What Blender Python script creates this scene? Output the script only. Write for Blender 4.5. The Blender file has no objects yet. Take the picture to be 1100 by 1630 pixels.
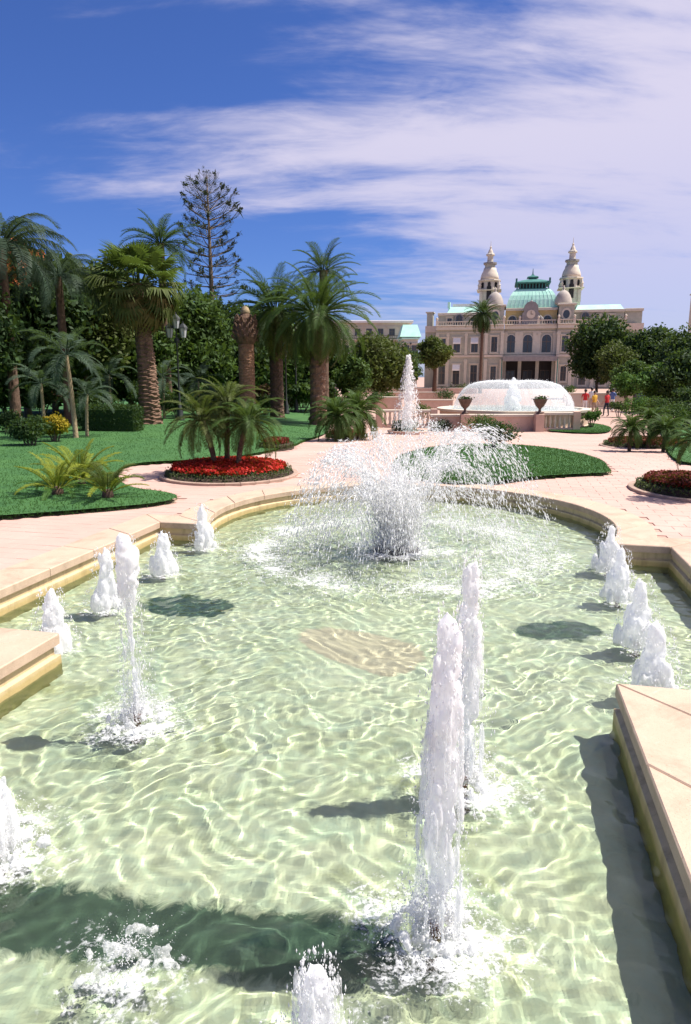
import bpy, bmesh, math, random
import numpy as np
from mathutils import Vector, Matrix, noise as mnoise
R = math.radians
scene = bpy.context.scene
COL = scene.collection

# ------------------------------------------------------------------ camera
EYE = 2.0
FPX = 1087.0                       # focal length in photo pixels (1100 x 1630)
PITCH = math.atan(215 / 1087)
cam_d = bpy.data.cameras.new('camera')
cam = bpy.data.objects.new('camera', cam_d); COL.objects.link(cam)
cam.location = (0, 0, EYE)
cam.rotation_euler = (R(90) - PITCH, 0, 0)
cam_d.sensor_fit = 'VERTICAL'; cam_d.sensor_height = 36.0
cam_d.lens = FPX / 1630 * 36.0
cam_d.clip_start = 0.05; cam_d.clip_end = 6000
scene.camera = cam
scene.render.resolution_x = 691; scene.render.resolution_y = 1024

# ------------------------------------------------------------------ light
SUN_EL, SUN_AZ = R(60), R(4)       # azimuth: from +X, turned towards +Y
sun_dir = Vector((math.cos(SUN_EL) * math.cos(SUN_AZ), math.cos(SUN_EL) * math.sin(SUN_AZ), math.sin(SUN_EL)))
sun_d = bpy.data.lights.new('sun', 'SUN'); sun_d.energy = 5.0; sun_d.angle = R(0.53)
sun_d.color = (1.0, 0.95, 0.87)
sun = bpy.data.objects.new('sun', sun_d); COL.objects.link(sun)
sun.rotation_euler = sun_dir.to_track_quat('Z', 'Y').to_euler()
scene.view_settings.view_transform = 'Standard'
scene.view_settings.look = 'None'
scene.view_settings.exposure = 0.6
scene.view_settings.gamma = 1.0
scene.view_settings.use_curve_mapping = False
cy = scene.cycles
cy.use_denoising = True
cy.max_bounces = 10; cy.diffuse_bounces = 3; cy.glossy_bounces = 4; cy.transmission_bounces = 8
cy.transparent_max_bounces = 24
cy.caustics_refractive = True; cy.caustics_reflective = False
cy.sample_clamp_indirect = 6.0

# ------------------------------------------------------------------ sky
world = bpy.data.worlds.new('World'); scene.world = world
world.use_nodes = True
wt = world.node_tree; wt.nodes.clear()
def WN(t, **k):
    n = wt.nodes.new(t)
    for a, b in k.items(): setattr(n, a, b)
    return n
def wmath(op, a, b=None, clamp=False):
    n = WN('ShaderNodeMath', operation=op, use_clamp=clamp)
    for i, s in enumerate((a, b)):
        if s is None: continue
        if isinstance(s, (int, float)): n.inputs[i].default_value = s
        else: wt.links.new(s, n.inputs[i])
    return n.outputs[0]
w_out = WN('ShaderNodeOutputWorld'); w_bg = WN('ShaderNodeBackground')
w_bg.inputs['Strength'].default_value = 0.08
sky = WN('ShaderNodeTexSky', sky_type='NISHITA', sun_disc=False)
sky.sun_elevation = SUN_EL; sky.sun_rotation = math.pi / 2 - SUN_AZ
sky.air_density = 1.0; sky.dust_density = 0.35; sky.ozone_density = 5.0; sky.altitude = 60
tint = WN('ShaderNodeMixRGB', blend_type='MULTIPLY'); tint.inputs[0].default_value = 1.0
tint.inputs[2].default_value = (0.46, 0.60, 1.02, 1)
wt.links.new(sky.outputs[0], tint.inputs[1])
tc = WN('ShaderNodeTexCoord'); sep = WN('ShaderNodeSeparateXYZ')
wt.links.new(tc.outputs['Generated'], sep.inputs[0])
zc = wmath('MAXIMUM', wmath('ADD', sep.outputs[2], 0.16), 0.02)
qx = wmath('DIVIDE', sep.outputs[0], zc); qy = wmath('DIVIDE', sep.outputs[1], zc)
def wnoise(sx, sy, ox, oy, scale, detail, rough, dist=0.0):
    c = WN('ShaderNodeCombineXYZ')
    wt.links.new(wmath('ADD', wmath('MULTIPLY', qx, sx), ox), c.inputs[0])
    wt.links.new(wmath('ADD', wmath('MULTIPLY', qy, sy), oy), c.inputs[1])
    n = WN('ShaderNodeTexNoise'); n.inputs['Scale'].default_value = scale
    n.inputs['Detail'].default_value = detail; n.inputs['Roughness'].default_value = rough
    n.inputs['Distortion'].default_value = dist
    wt.links.new(c.outputs[0], n.inputs['Vector']); return n.outputs[0]
n_big = wnoise(0.55, 1.5, 3.1, 7.7, 1.15, 7.0, 0.58, 0.38)
n_fine = wnoise(1.0, 2.1, 1.3, 2.2, 3.3, 8.0, 0.62, 0.5)
nn = wmath('ADD', wmath('MULTIPLY', n_big, 0.78), wmath('MULTIPLY', n_fine, 0.22))
side = wmath('MINIMUM', wmath('MAXIMUM', sep.outputs[0], -0.5), 0.42)
cin = wmath('ADD', nn, wmath('MULTIPLY', side, 0.42))
ramp = WN('ShaderNodeMapRange', interpolation_type='SMOOTHERSTEP')
ramp.inputs['From Min'].default_value = 0.39; ramp.inputs['From Max'].default_value = 0.66
ramp.inputs['To Max'].default_value = 0.86
wt.links.new(cin, ramp.inputs['Value'])
haze_f = WN('ShaderNodeMapRange', interpolation_type='SMOOTHSTEP')          # clouds fade into the haze low down
haze_f.inputs['From Min'].default_value = -0.02; haze_f.inputs['From Max'].default_value = 0.34
haze_f.inputs['To Min'].default_value = 0.55
wt.links.new(sep.outputs[2], haze_f.inputs['Value'])
cl = WN('ShaderNodeMixRGB'); cl.inputs[2].default_value = (6.7, 6.25, 7.5, 1)
wt.links.new(wmath('MULTIPLY', ramp.outputs[0], haze_f.outputs[0]), cl.inputs[0]); wt.links.new(tint.outputs[0], cl.inputs[1])
wt.links.new(cl.outputs[0], w_bg.inputs[0]); wt.links.new(w_bg.outputs[0], w_out.inputs[0])

# ------------------------------------------------------------------ helpers
AX = R(12.5)                                   # the garden's axis, turned right of +Y
A_ = (math.sin(AX), math.cos(AX)); R_ = (math.cos(AX), -math.sin(AX))
W0 = -1.23                                     # axis offset
def UW(u, w, z=0.0):                           # garden coordinates -> world
    v = w + W0
    return Vector((A_[0] * u + R_[0] * v, A_[1] * u + R_[1] * v, z))
def toUW(x, y): return (x * A_[0] + y * A_[1], x * R_[0] + y * R_[1] - W0)
def sstep(a, b, x):
    t = min(1, max(0, (x - a) / (b - a))); return t * t * (3 - 2 * t)
def ground_z(x, y):                            # level round the pool, falling towards the far square
    u, w = toUW(x, y)
    return -0.6 * sstep(16, 34, u) * (1 - 0.8 * sstep(-4, -14, w) * (1 - sstep(60, 110, u)))
def ray(px, py):
    a = (px - 550) / FPX; b = (815 - py) / FPX
    return Vector((a, math.cos(PITCH) + b * math.sin(PITCH), -math.sin(PITCH) + b * math.cos(PITCH)))
def at(px, py, Y):                             # point seen at a photo position, at depth Y
    d = ray(px, py); return Vector((0, 0, EYE)) + d * (Y / d.y)
def onz(px, py, z=0.0):
    d = ray(px, py); return Vector((0, 0, EYE)) + d * ((z - EYE) / d.z)
def gnd(px, py, off=0.0):                      # where the sight line meets the terrain
    z = 0.0
    for _ in range(40):
        p = onz(px, py, z); z += 0.5 * (ground_z(p.x, p.y) + off - z)
    return onz(px, py, z)
def base(px, Y, off=0.0):                      # terrain point at column px and depth Y
    p = at(px, 600, Y); return Vector((p.x, Y, ground_z(p.x, Y) + off))
def ppm(Y): return 1108.0 / Y                  # photo pixels per metre at depth Y

def link(o, parent=None):
    COL.objects.link(o)
    if parent is not None: o.parent = parent
    return o
def tag(o, label=None, cat=None, group=None, kind=None):
    if label: o['label'] = label
    if cat: o['category'] = cat
    if group: o['group'] = group
    if kind: o['kind'] = kind
    return o
def empty(name, loc=(0, 0, 0), rz=0.0, parent=None):
    o = bpy.data.objects.new(name, None); o.empty_display_size = 0.2
    o.location = loc; o.rotation_euler = (0, 0, rz); return link(o, parent)
def mesh_np(name, V, F, mat=None, smooth=False):
    me = bpy.data.meshes.new(name)
    if isinstance(F, np.ndarray):
        V = np.asarray(V, dtype=np.float32); n, k = F.shape
        me.vertices.add(len(V)); me.vertices.foreach_set('co', V.ravel())
        me.loops.add(n * k); me.loops.foreach_set('vertex_index', F.ravel().astype(np.int32))
        me.polygons.add(n); me.polygons.foreach_set('loop_start', np.arange(0, n * k, k, dtype=np.int32))
        me.polygons.foreach_set('loop_total', np.full(n, k, dtype=np.int32))
        me.update(calc_edges=True)
    else:
        me.from_pydata([tuple(v) for v in V], [], F); me.update()
    if smooth: me.polygons.foreach_set('use_smooth', np.ones(len(me.polygons), dtype=bool))
    for m in (mat if isinstance(mat, (list, tuple)) else [mat]):
        if m is not None: me.materials.append(m)
    return me
def obj(name, me, parent=None, loc=None, rot=None, scale=None):
    o = bpy.data.objects.new(name, me)
    if loc is not None: o.location = loc
    if rot is not None: o.rotation_euler = rot
    if scale is not None: o.scale = scale
    return link(o, parent)
class MB:                                       # collects shapes for ONE mesh
    def __init__(s): s.V = []; s.F = []; s.M = []
    def add(s, V, F, m=0):
        n = len(s.V); s.V += [tuple(v) for v in V]; s.F += [[i + n for i in f] for f in F]; s.M += [m] * len(F); return s
    def box(s, x0, x1, y0, y1, z0, z1, m=0, ch=0.0):
        if ch <= 0:
            V = [(x, y, z) for z in (z0, z1) for y in (y0, y1) for x in (x0, x1)]
            return s.add(V, [(0, 2, 3, 1), (4, 5, 7, 6), (0, 1, 5, 4), (2, 6, 7, 3), (0, 4, 6, 2), (1, 3, 7, 5)], m)
        c = ch
        return s.prism([(x0, y0), (x1, y0), (x1, y1), (x0, y1)], z0, z1, m, c)
    def prism(s, P, z0, z1, m=0, ch=0.0):       # ccw outline, optional chamfer round the top
        n = len(P); V = [(p[0], p[1], z0) for p in P]
        zs = z1 - ch if ch > 0 else z1
        V += [(p[0], p[1], zs) for p in P]; F = [tuple(range(n - 1, -1, -1))]
        F += [(i, (i + 1) % n, n + (i + 1) % n, n + i) for i in range(n)]
        if ch > 0:
            I = inset(P, ch); V += [(p[0], p[1], z1) for p in I]
            F += [(n + i, n + (i + 1) % n, 2 * n + (i + 1) % n, 2 * n + i) for i in range(n)]
            F.append(tuple(range(2 * n, 3 * n)))
        else: F.append(tuple(range(n, 2 * n)))
        return s.add(V, F, m)
    def lathe(s, prof, n=16, c=(0, 0), m=0, sq=0.0, ph=0.0):   # prof: (r, z) from bottom to top
        V = []; F = []
        for r, z in prof:
            for i in range(n):
                a = 2 * math.pi * i / n + ph; V.append((c[0] + r * math.cos(a), c[1] + r * math.sin(a), z))
        k = len(prof)
        for j in range(k - 1):
            for i in range(n):
                F.append((j * n + i, j * n + (i + 1) % n, (j + 1) * n + (i + 1) % n, (j + 1) * n + i))
        F.append(tuple(range(n - 1, -1, -1))); F.append(tuple(range((k - 1) * n, k * n)))
        return s.add(V, F, m)
    def tube(s, pts, rad, n=7, m=0):
        pts = [Vector(p) for p in pts]; k = len(pts); V = []; F = []
        if not isinstance(rad, (list, tuple)): rad = [rad] * k
        for j, p in enumerate(pts):
            t = (pts[min(j + 1, k - 1)] - pts[max(j - 1, 0)]).normalized()
            x = t.cross(Vector((0.31, 0.95, 0.02))).normalized(); y = t.cross(x)
            for i in range(n):
                a = 2 * math.pi * i / n; V.append(p + (x * math.cos(a) + y * math.sin(a)) * rad[j])
        for j in range(k - 1):
            for i in range(n):
                F.append((j * n + i, j * n + (i + 1) % n, (j + 1) * n + (i + 1) % n, (j + 1) * n + i))
        F.append(tuple(range(n - 1, -1, -1))); F.append(tuple(range((k - 1) * n, k * n)))
        return s.add(V, F, m)
    def mesh(s, name, mat, smooth=False):
        me = mesh_np(name, s.V, s.F, mat, smooth)
        if any(s.M): me.polygons.foreach_set('material_index', np.array(s.M, dtype=np.int32))
        return me
    def build(s, name, mat, parent=None, smooth=False, **k): return obj(name, s.mesh(name, mat, smooth), parent, **k)
def inset(P, d):
    n = len(P); out = []
    for i in range(n):
        a, b, c = Vector(P[i - 1][:2]), Vector(P[i][:2]), Vector(P[(i + 1) % n][:2])
        e1 = (b - a).normalized(); e2 = (c - b).normalized()
        n1 = Vector((-e1.y, e1.x)); n2 = Vector((-e2.y, e2.x)); h = n1 + n2
        q = h / max(0.35, h.dot(n1)) if h.length > 1e-6 else n1
        out.append(b + q * d)
    return out
def in_poly(x, y, P):
    r = False; j = len(P) - 1
    for i in range(len(P)):
        xi, yi = P[i][0], P[i][1]; xj, yj = P[j][0], P[j][1]
        if (yi > y) != (yj > y) and x < (xj - xi) * (y - yi) / (yj - yi) + xi: r = not r
        j = i
    return r
def smooth_poly(P, it=2):                       # Chaikin corner cutting
    P = [Vector(p[:2]) for p in P]
    for _ in range(it):
        Q = []
        for i in range(len(P)):
            a, b = P[i], P[(i + 1) % len(P)]; Q += [a * .75 + b * .25, a * .25 + b * .75]
        P = Q
    return P
def ccw(P):
    a = sum(P[i - 1][0] * P[i][1] - P[i][0] * P[i - 1][1] for i in range(len(P)))
    return list(P) if a > 0 else list(reversed(P))

# ------------------------------------------------------------------ materials
class NT:
    def __init__(s, name):
        s.m = bpy.data.materials.new(name); s.m.use_nodes = True; s.t = s.m.node_tree; s.t.nodes.clear()
        s.out = s.n('ShaderNodeOutputMaterial')
    def n(s, t, inp=None, **k):
        x = s.t.nodes.new(t)
        for a, b in k.items(): setattr(x, a, b)
        for a, b in (inp or {}).items(): s.set(x, a, b)
        return x
    def set(s, x, a, b):
        if hasattr(b, 'is_output') or isinstance(b, bpy.types.NodeSocket): s.t.links.new(b, x.inputs[a])
        else: x.inputs[a].default_value = b
    def co(s, kind='Object'): return s.n('ShaderNodeTexCoord').outputs[kind]
    def noise(s, scale, detail=4, rough=.55, vec=None, dist=0.0, out=0):
        return s.n('ShaderNodeTexNoise', {'Vector': vec or s.co(), 'Scale': scale, 'Detail': detail, 'Roughness': rough, 'Distortion': dist}).outputs[out]
    def math(s, op, a, b=0.0, clamp=False):
        return s.n('ShaderNodeMath', {0: a, 1: b}, operation=op, use_clamp=clamp).outputs[0]
    def ramp(s, fac, stops):
        r = s.n('ShaderNodeValToRGB', {'Fac': fac}); e = r.color_ramp.elements
        while len(e) < len(stops): e.new(0.5)
        for x, (p, c) in zip(e, stops):
            x.position = p; x.color = (*c, 1) if len(c) == 3 else c
        return r.outputs[0]
    def mix(s, fac, a, b, mode='MIX'):
        def c(v): return (*v, 1) if isinstance(v, tuple) and len(v) == 3 else v
        return s.n('ShaderNodeMixRGB', {0: fac, 1: c(a), 2: c(b)}, blend_type=mode).outputs[0]
    def map(s, v, a, b, c=0.0, d=1.0):
        return s.n('ShaderNodeMapRange', {'Value': v, 'From Min': a, 'From Max': b, 'To Min': c, 'To Max': d}).outputs[0]
    def bump(s, h, strength=.3, dist=.02):
        return s.n('ShaderNodeBump', {'Height': h, 'Strength': strength, 'Distance': dist}).outputs[0]
    def pbr(s, col, rough=.7, normal=None, **k):
        inp = {'Base Color': (*col, 1) if isinstance(col, tuple) and len(col) == 3 else col, 'Roughness': rough}
        inp.update(k)
        if normal is not None: inp['Normal'] = normal
        b = s.n('ShaderNodeBsdfPrincipled', inp); return b.outputs[0]
    def end(s, sh): s.t.links.new(sh, s.out.inputs[0]); return s.m
def simple(name, col, rough=.7, var=.12, scale=6.0, bump=.15, bscale=40.0, bdist=.01, **k):
    t = NT(name); f = t.noise(scale, 5, .6)
    oi = t.n('ShaderNodeObjectInfo').outputs['Random']
    lo = tuple(c * (1 - var * 1.6) for c in col); hi = tuple(min(1, c * (1 + var)) for c in col)
    c = t.mix(t.map(f, .3, .7), lo, hi)
    c = t.mix(t.math('MULTIPLY', oi, .18), c, tuple(x * .72 for x in col))
    n = t.bump(t.noise(bscale, 4, .6), bump, bdist) if bump else None
    return t.end(t.pbr(c, rough, n, **k))
# ------------------------------------------------------------------ materials of the pool
def mat_coping(tone):
    t = NT('coping_stone_' + ('warm' if tone else 'pink'))
    f = t.noise(3.0, 6, .65); g = t.noise(45, 5, .7); oi = t.n('ShaderNodeObjectInfo').outputs['Random']
    c = t.mix(t.map(f, .3, .72), (.50, .365, .26), (.62, .48, .35)) if not tone else t.mix(t.map(f, .3, .72), (.50, .33, .17), (.64, .46, .27))
    c = t.mix(t.map(g, .35, .8, 0, .4), c, (.40, .27, .19))
    c = t.mix(t.math('MULTIPLY', oi, .5), c, (.54, .37, .28))
    sta = t.map(t.noise(1.6, 7, .7, t.n('ShaderNodeNewGeometry').outputs['Position'], .6), .50, .70, 0, .8); c = t.mix(sta, c, (.33, .235, .165))
    lim = t.map(t.noise(5, 7, .72, None, 1.0), .60, .72, 0, .5); c = t.mix(lim, c, (.66, .60, .52))
    sp = t.map(t.noise(130, 2, .5), .66, .72); c = t.mix(t.math('MULTIPLY', sp, .75), c, (.16, .08, .05))
    return t.end(t.pbr(c, .72, t.bump(t.math('ADD', g, t.math('MULTIPLY', t.noise(150, 3, .6), .6)), .35, .006)))
M_COPING = mat_coping(0)
def mat_poolwall():
    t = NT('pool_wall_stone'); p = t.co('Object'); z = t.n('ShaderNodeSeparateXYZ', {0: p}).outputs[2]
    f = t.noise(5, 6, .65)
    dry = t.mix(f, (.54, .41, .23), (.64, .51, .31)); wet = t.mix(f, (.44, .32, .13), (.55, .42, .20))
    alg_shade = t.mix(f, (.12, .13, .04), (.36, .30, .09))
    zz = t.math('ADD', z, t.math('MULTIPLY', t.math('SUBTRACT', f, .5), .07))
    c = t.mix(t.map(zz, -.15, -.19), dry, wet); c = t.mix(t.map(zz, -.22, -.27), c, alg_shade)
    m_ = t.n('ShaderNodeMapping', {'Vector': p, 'Scale': (1, 1, .12)}).outputs[0]; c = t.mix(t.map(t.noise(7, 6, .7, m_), .5, .72, 0, .7), c, (.24, .17, .08))
    return t.end(t.pbr(c, .6, t.bump(t.noise(60, 4, .6), .3, .006)))
M_PWALL = mat_poolwall()
def mat_floor():                                   # pale green mineral-stained basin floor
    t = NT('pool_floor'); p = t.co('Object')
    n1 = t.noise(1.3, 6, .62, p, .8); n2 = t.noise(4.2, 6, .6, p, 1.2); n3 = t.noise(13, 5, .6, p, 1.0)
    c = t.mix(t.map(n1, .36, .66), (.52, .51, .33), (.76, .71, .52))
    c = t.mix(t.map(n2, .42, .68, 0, .7), c, (.60, .66, .50))
    c = t.mix(t.map(n3, .5, .75, 0, .45), c, (.80, .72, .46))
    st = t.map(t.noise(1.7, 8, .72, p, .8), .54, .74, 0, .75); c = t.mix(st, c, (.28, .27, .10))
    st2 = t.map(t.noise(7, 6, .7, p, 1.5), .60, .74, 0, .5); c = t.mix(st2, c, (.30, .34, .16))
    def ragged_mask(name, n): return t.map(t.math('ADD', t.n('ShaderNodeAttribute', attribute_name=name).outputs['Fac'], t.math('MULTIPLY', t.math('SUBTRACT', n, .5), 1.1)), .36, .62)
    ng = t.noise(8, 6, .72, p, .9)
    c = t.mix(ragged_mask('sand', ng), c, t.mix(n3, (.62, .48, .34), (.72, .57, .42)))
    c = t.mix(t.math('MULTIPLY', ragged_mask('floor_shade', ng), .96), c, t.mix(t.map(n2, .3, .7), (.010, .034, .022), (.038, .080, .042)))  # shadows on the floor painted in as dark green
    return t.end(t.pbr(c, .8, t.bump(n3, .2, .01)))
M_FLOOR = mat_floor()
def mat_water():
    t = NT('water')
    g = t.n('ShaderNodeBsdfGlass', {'Color': (.885, .97, .925, 1), 'Roughness': 0.0, 'IOR': 1.33})
    d = t.n('ShaderNodeBsdfDiffuse', {'Color': (.50, .58, .40, 1)})           # fine suspended bubbles make it slightly milky
    return t.end(t.n('ShaderNodeMixShader', {0: .02, 1: g.outputs[0], 2: d.outputs[0]}).outputs[0])
M_WATER = mat_water()

# ------------------------------------------------------------------ the pool
ZW, ZF = -0.22, -0.48
CU, CR = 9.71, 2.86
def pool_outline(off=0.0, seg=40):                 # ccw in (u right-handed) -> list of (u, w)
    h1, h2, u0, u1, u2 = 2.07 + off, 3.3 + off, .55 - off, 4.45 - off, 8.5 + off
    r = CR + off; a0 = math.asin(max(-1, (u2 - CU) / r))
    right = [(u0, h1), (u1, h1), (u1, h2), (u2, h2)]
    arc = []
    for i in range(seg + 1):
        a = a0 + (math.pi - 2 * a0) * i / seg
        arc.append((CU + r * math.sin(a), r * math.cos(a)))
    return right + arc + [(u, -w) for u, w in reversed(right)]
def loopw(P, z): return [UW(u, w, z) for u, w in P]
pool = empty('fountain_pool', UW(5.5, 0, 0))
tag(pool, 'long ornamental fountain pool with cream stone coping and rounded far end', 'pool')
def pchild(name, me):                              # world-space mesh under the pool
    o = obj(name, me, pool); o.location = -pool.location; return o
seg = 40
inn = pool_outline(0.0, seg)
N = len(inn)
def ring_faces(a, b, n): return [(a + i, a + (i + 1) % n, b + (i + 1) % n, b + i) for i in range(n)]
# wall: recessed upper band, a projecting lower course, down to the floor
prof = [(.022, -.052), (.022, -.135), (-.012, -.150), (-.012, ZF - .06)]
V = []
for off, z in prof: V += loopw(pool_outline(off, seg), z)
F = []
for k in range(len(prof) - 1): F += ring_faces(k * N, (k + 1) * N, N)
pchild('wall', mesh_np('wall', V, F, M_PWALL))
# floor: a fine sheet; painted shadow patches and a sandy deposit are carried as attributes
def onfloor(px, py):                               # where a refracted sight line meets the floor
    p = onz(px, py, ZW); d = ray(px, py).normalized(); n = Vector((0, 0, 1)); r = 1 / 1.33; ci = -d.z
    q = d * r + n * (r * ci - math.sqrt(1 - r * r * (1 - ci * ci))); return p + q * ((ZF - ZW) / q.z)
def inside_np(X, Y, P):
    ins = np.zeros(X.shape, bool); j = len(P) - 1
    for i in range(len(P)):
        xi, yi, xj, yj = P[i][0], P[i][1], P[j][0], P[j][1]
        if abs(yj - yi) > 1e-12: ins ^= ((yi > Y) != (yj > Y)) & (X < (xj - xi) * (Y - yi) / (yj - yi) + xi)
        j = i
    return ins
def cover_np(X, Y, P, edge):                       # 0 outside .. 1 inside, soft over +-edge
    D = np.full(X.shape, 9.0)
    for i in range(len(P)):
        a, b = P[i - 1], P[i]; ex, ey = b[0] - a[0], b[1] - a[1]; t = np.clip(((X - a[0]) * ex + (Y - a[1]) * ey) / (ex * ex + ey * ey + 1e-12), 0, 1)
        D = np.minimum(D, np.hypot(X - a[0] - t * ex, Y - a[1] - t * ey))
    return np.clip(.5 + .5 * np.where(inside_np(X, Y, P), D, -D) / edge, 0, 1)
def pool_grid(d, off):
    wp = loopw(pool_outline(off, seg), 0); xs = [p.x for p in wp]; ys = [p.y for p in wp]
    X, Y = np.meshgrid(np.arange(min(xs) - .1, max(xs) + .1, d), np.arange(min(ys) - .1, max(ys) + .1, d))
    g = inside_np(X, Y, wp); g2 = g.copy(); g2[1:] |= g[:-1]; g2[:-1] |= g[1:]; h = g2.copy(); h[:, 1:] |= g2[:, :-1]; h[:, :-1] |= g2[:, 1:]
    cell = h[:-1, :-1] & h[1:, :-1] & h[:-1, 1:] & h[1:, 1:]; idx = np.arange(X.size).reshape(X.shape)
    q = np.stack([idx[:-1, :-1], idx[:-1, 1:], idx[1:, 1:], idx[1:, :-1]], -1)[cell]; used, inv = np.unique(q.ravel(), return_inverse=True)
    return X.ravel()[used], Y.ravel()[used], inv.reshape(-1, 4)
SHADE_PATCHES = [([(226, 952), (290, 945), (380, 958), (372, 972), (320, 985), (236, 978)], .10),  # outlines of cast shadows, painted into the floor colour
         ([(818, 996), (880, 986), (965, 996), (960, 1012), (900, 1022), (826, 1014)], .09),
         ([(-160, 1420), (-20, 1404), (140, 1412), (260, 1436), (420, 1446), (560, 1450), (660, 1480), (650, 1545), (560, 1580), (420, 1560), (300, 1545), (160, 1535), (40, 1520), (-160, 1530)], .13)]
SAND = ([(468, 1008), (520, 996), (600, 1010), (680, 1030), (672, 1064), (610, 1078), (560, 1060), (500, 1040)], .07)
def patch_poly(pts): return smooth_poly(ccw([onfloor(x, y).to_2d() for x, y in pts]), 2)
fx, fy, ff = pool_grid(.025, .0)
alg_shade = np.zeros_like(fx)
for pts, e in SHADE_PATCHES: alg_shade = np.maximum(alg_shade, cover_np(fx, fy, patch_poly(pts), e))
snd = cover_np(fx, fy, patch_poly(SAND[0]), SAND[1])
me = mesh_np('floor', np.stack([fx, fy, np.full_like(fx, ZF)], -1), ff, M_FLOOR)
for nm, arr in (('floor_shade', alg_shade), ('sand', snd)): me.attributes.new(nm, 'FLOAT', 'POINT').data.foreach_set('value', arr.astype(np.float32))
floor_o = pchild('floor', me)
# coping stones, one by one
CW = .46
def coping():
    i0 = pool_outline(-.012, seg); o0 = pool_outline(CW, seg); out = []
    pairs = [(Vector(i0[k]), Vector(o0[k])) for k in range(N)]
    def seg_stones(ks, target):
        pts = [pairs[k] for k in ks]
        L = [0]
        for a, b in zip(pts, pts[1:]): L.append(L[-1] + ((a[0] + a[1]) / 2 - (b[0] + b[1]) / 2).length)
        n = max(1, round(L[-1] / target)); g = .004 / L[-1]
        for q in range(n):
            t0, t1 = q / n + g, (q + 1) / n - g
            def ev(t):
                s = t * L[-1]
                for j in range(len(L) - 1):
                    if s <= L[j + 1] + 1e-9:
                        x = (s - L[j]) / (L[j + 1] - L[j]); return (pts[j][0].lerp(pts[j + 1][0], x), pts[j][1].lerp(pts[j + 1][1], x))
                return pts[-1]
            m = 2 if len(ks) == 2 else 4
            E_ = [ev(t0 + (t1 - t0) * i / (m - 1)) for i in range(m)]
            out.append([e[0] for e in E_] + [e[1] for e in reversed(E_)])
    for k in (0, 1, 2): seg_stones([k, k + 1], .95)
    seg_stones([3, 4], 1.2)
    seg_stones(list(range(4, 4 + seg + 1)), .85)
    b = 4 + seg
    seg_stones([b, b + 1], 1.2)
    for k in (b + 1, b + 2, b + 3): seg_stones([k, k + 1], .95)
    seg_stones([N - 1, 0], .95)
    return out
rnd = random.Random(3)
for S in coping():
    P = ccw([UW(p.x, p.y) for p in S])
    c = sum((Vector(p[:2]) for p in P), Vector((0, 0))) / len(P)
    mb = MB(); dz = rnd.uniform(-.003, .003)
    mb.prism([(p[0] - c.x, p[1] - c.y) for p in P], -.055, .03 + dz, 0, .009)
    o = mb.build('coping_stone', M_COPING, pool); o.location = Vector((c.x, c.y, 0)) - pool.location
# nozzle positions: (u, w, height, kind)
JETS_TALL = [(2.42, 1.07, 1.37, 'R1'), (3.50, 1.13, 1.30, 'R2'), (3.74, -1.0, 1.23, 'L1'), (2.45, -1.03, .36, 'L2'), (1.64, .78, .54, 'F')]
JETS_SMALL = [(8.2, -2.5, .56), (6.98, -2.48, .46), (5.75, -2.45, .59), (4.72, -2.33, .50),
              (8.22, 2.55, .53), (7.12, 2.50, .50), (5.85, 2.45, .59), (4.98, 2.42, .50)]
FC = (8.62, .0)                                     # the big spray
# water surface, with real waves
def waves(X, Y):
    rs = np.random.RandomState(5); Z = np.zeros_like(X)
    ph = rs.rand(12) * 6.28
    X1 = X + .16 * np.sin(1.9 * Y + ph[0]) + .07 * np.sin(4.7 * Y + 2.1 * X + ph[1]) + .03 * np.sin(11 * Y - 6 * X + ph[2])
    Y1 = Y + .16 * np.sin(2.3 * X + ph[3]) + .07 * np.sin(5.1 * X - 1.7 * Y + ph[4]) + .03 * np.sin(12 * X + 5 * Y + ph[5])
    patch = 1 + .35 * np.sin(1.1 * X + 1.7 * Y + ph[6]) * np.sin(1.9 * X - .8 * Y + ph[7])
    for i in range(110):
        L = .06 * (8.0 ** rs.rand()); a = rs.rand() * 2 * math.pi; k = 2 * math.pi / L
        Z += .0015 * L ** .80 * np.sin(k * (X1 * math.cos(a) + Y1 * math.sin(a)) + rs.rand() * 6.28)
    Z *= patch
    def ring(u, w, amp, L, reach):
        p = UW(u, w); r = np.hypot(X - p.x, Y - p.y)
        return amp * np.exp(-r / reach) * np.sin(2 * math.pi * r / L + 3 * np.sin(3 * np.arctan2(Y - p.y, X - p.x)))
    for u, w, h, _ in JETS_TALL: Z += ring(u, w, .0055, .13, .34)
    for u, w, h in JETS_SMALL: Z += ring(u, w, .004, .12, .25)
    Z += ring(*FC, .006, .24, 1.0)
    return Z
def water():
    X, Y, F = pool_grid(.019, .0)
    return obj('water', mesh_np('water', np.stack([X, Y, waves(X, Y) + ZW], -1), F, M_WATER, True))
water_o = tag(water(), 'clear pale green rippling water filling the long pool', 'water', kind='structure')
USE_MNEE = True
if USE_MNEE:
    water_o.cycles.is_caustics_caster = True
    sun_d.cycles.is_caustics_light = True
    for o in pool.children: o.cycles.is_caustics_receiver = True

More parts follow.
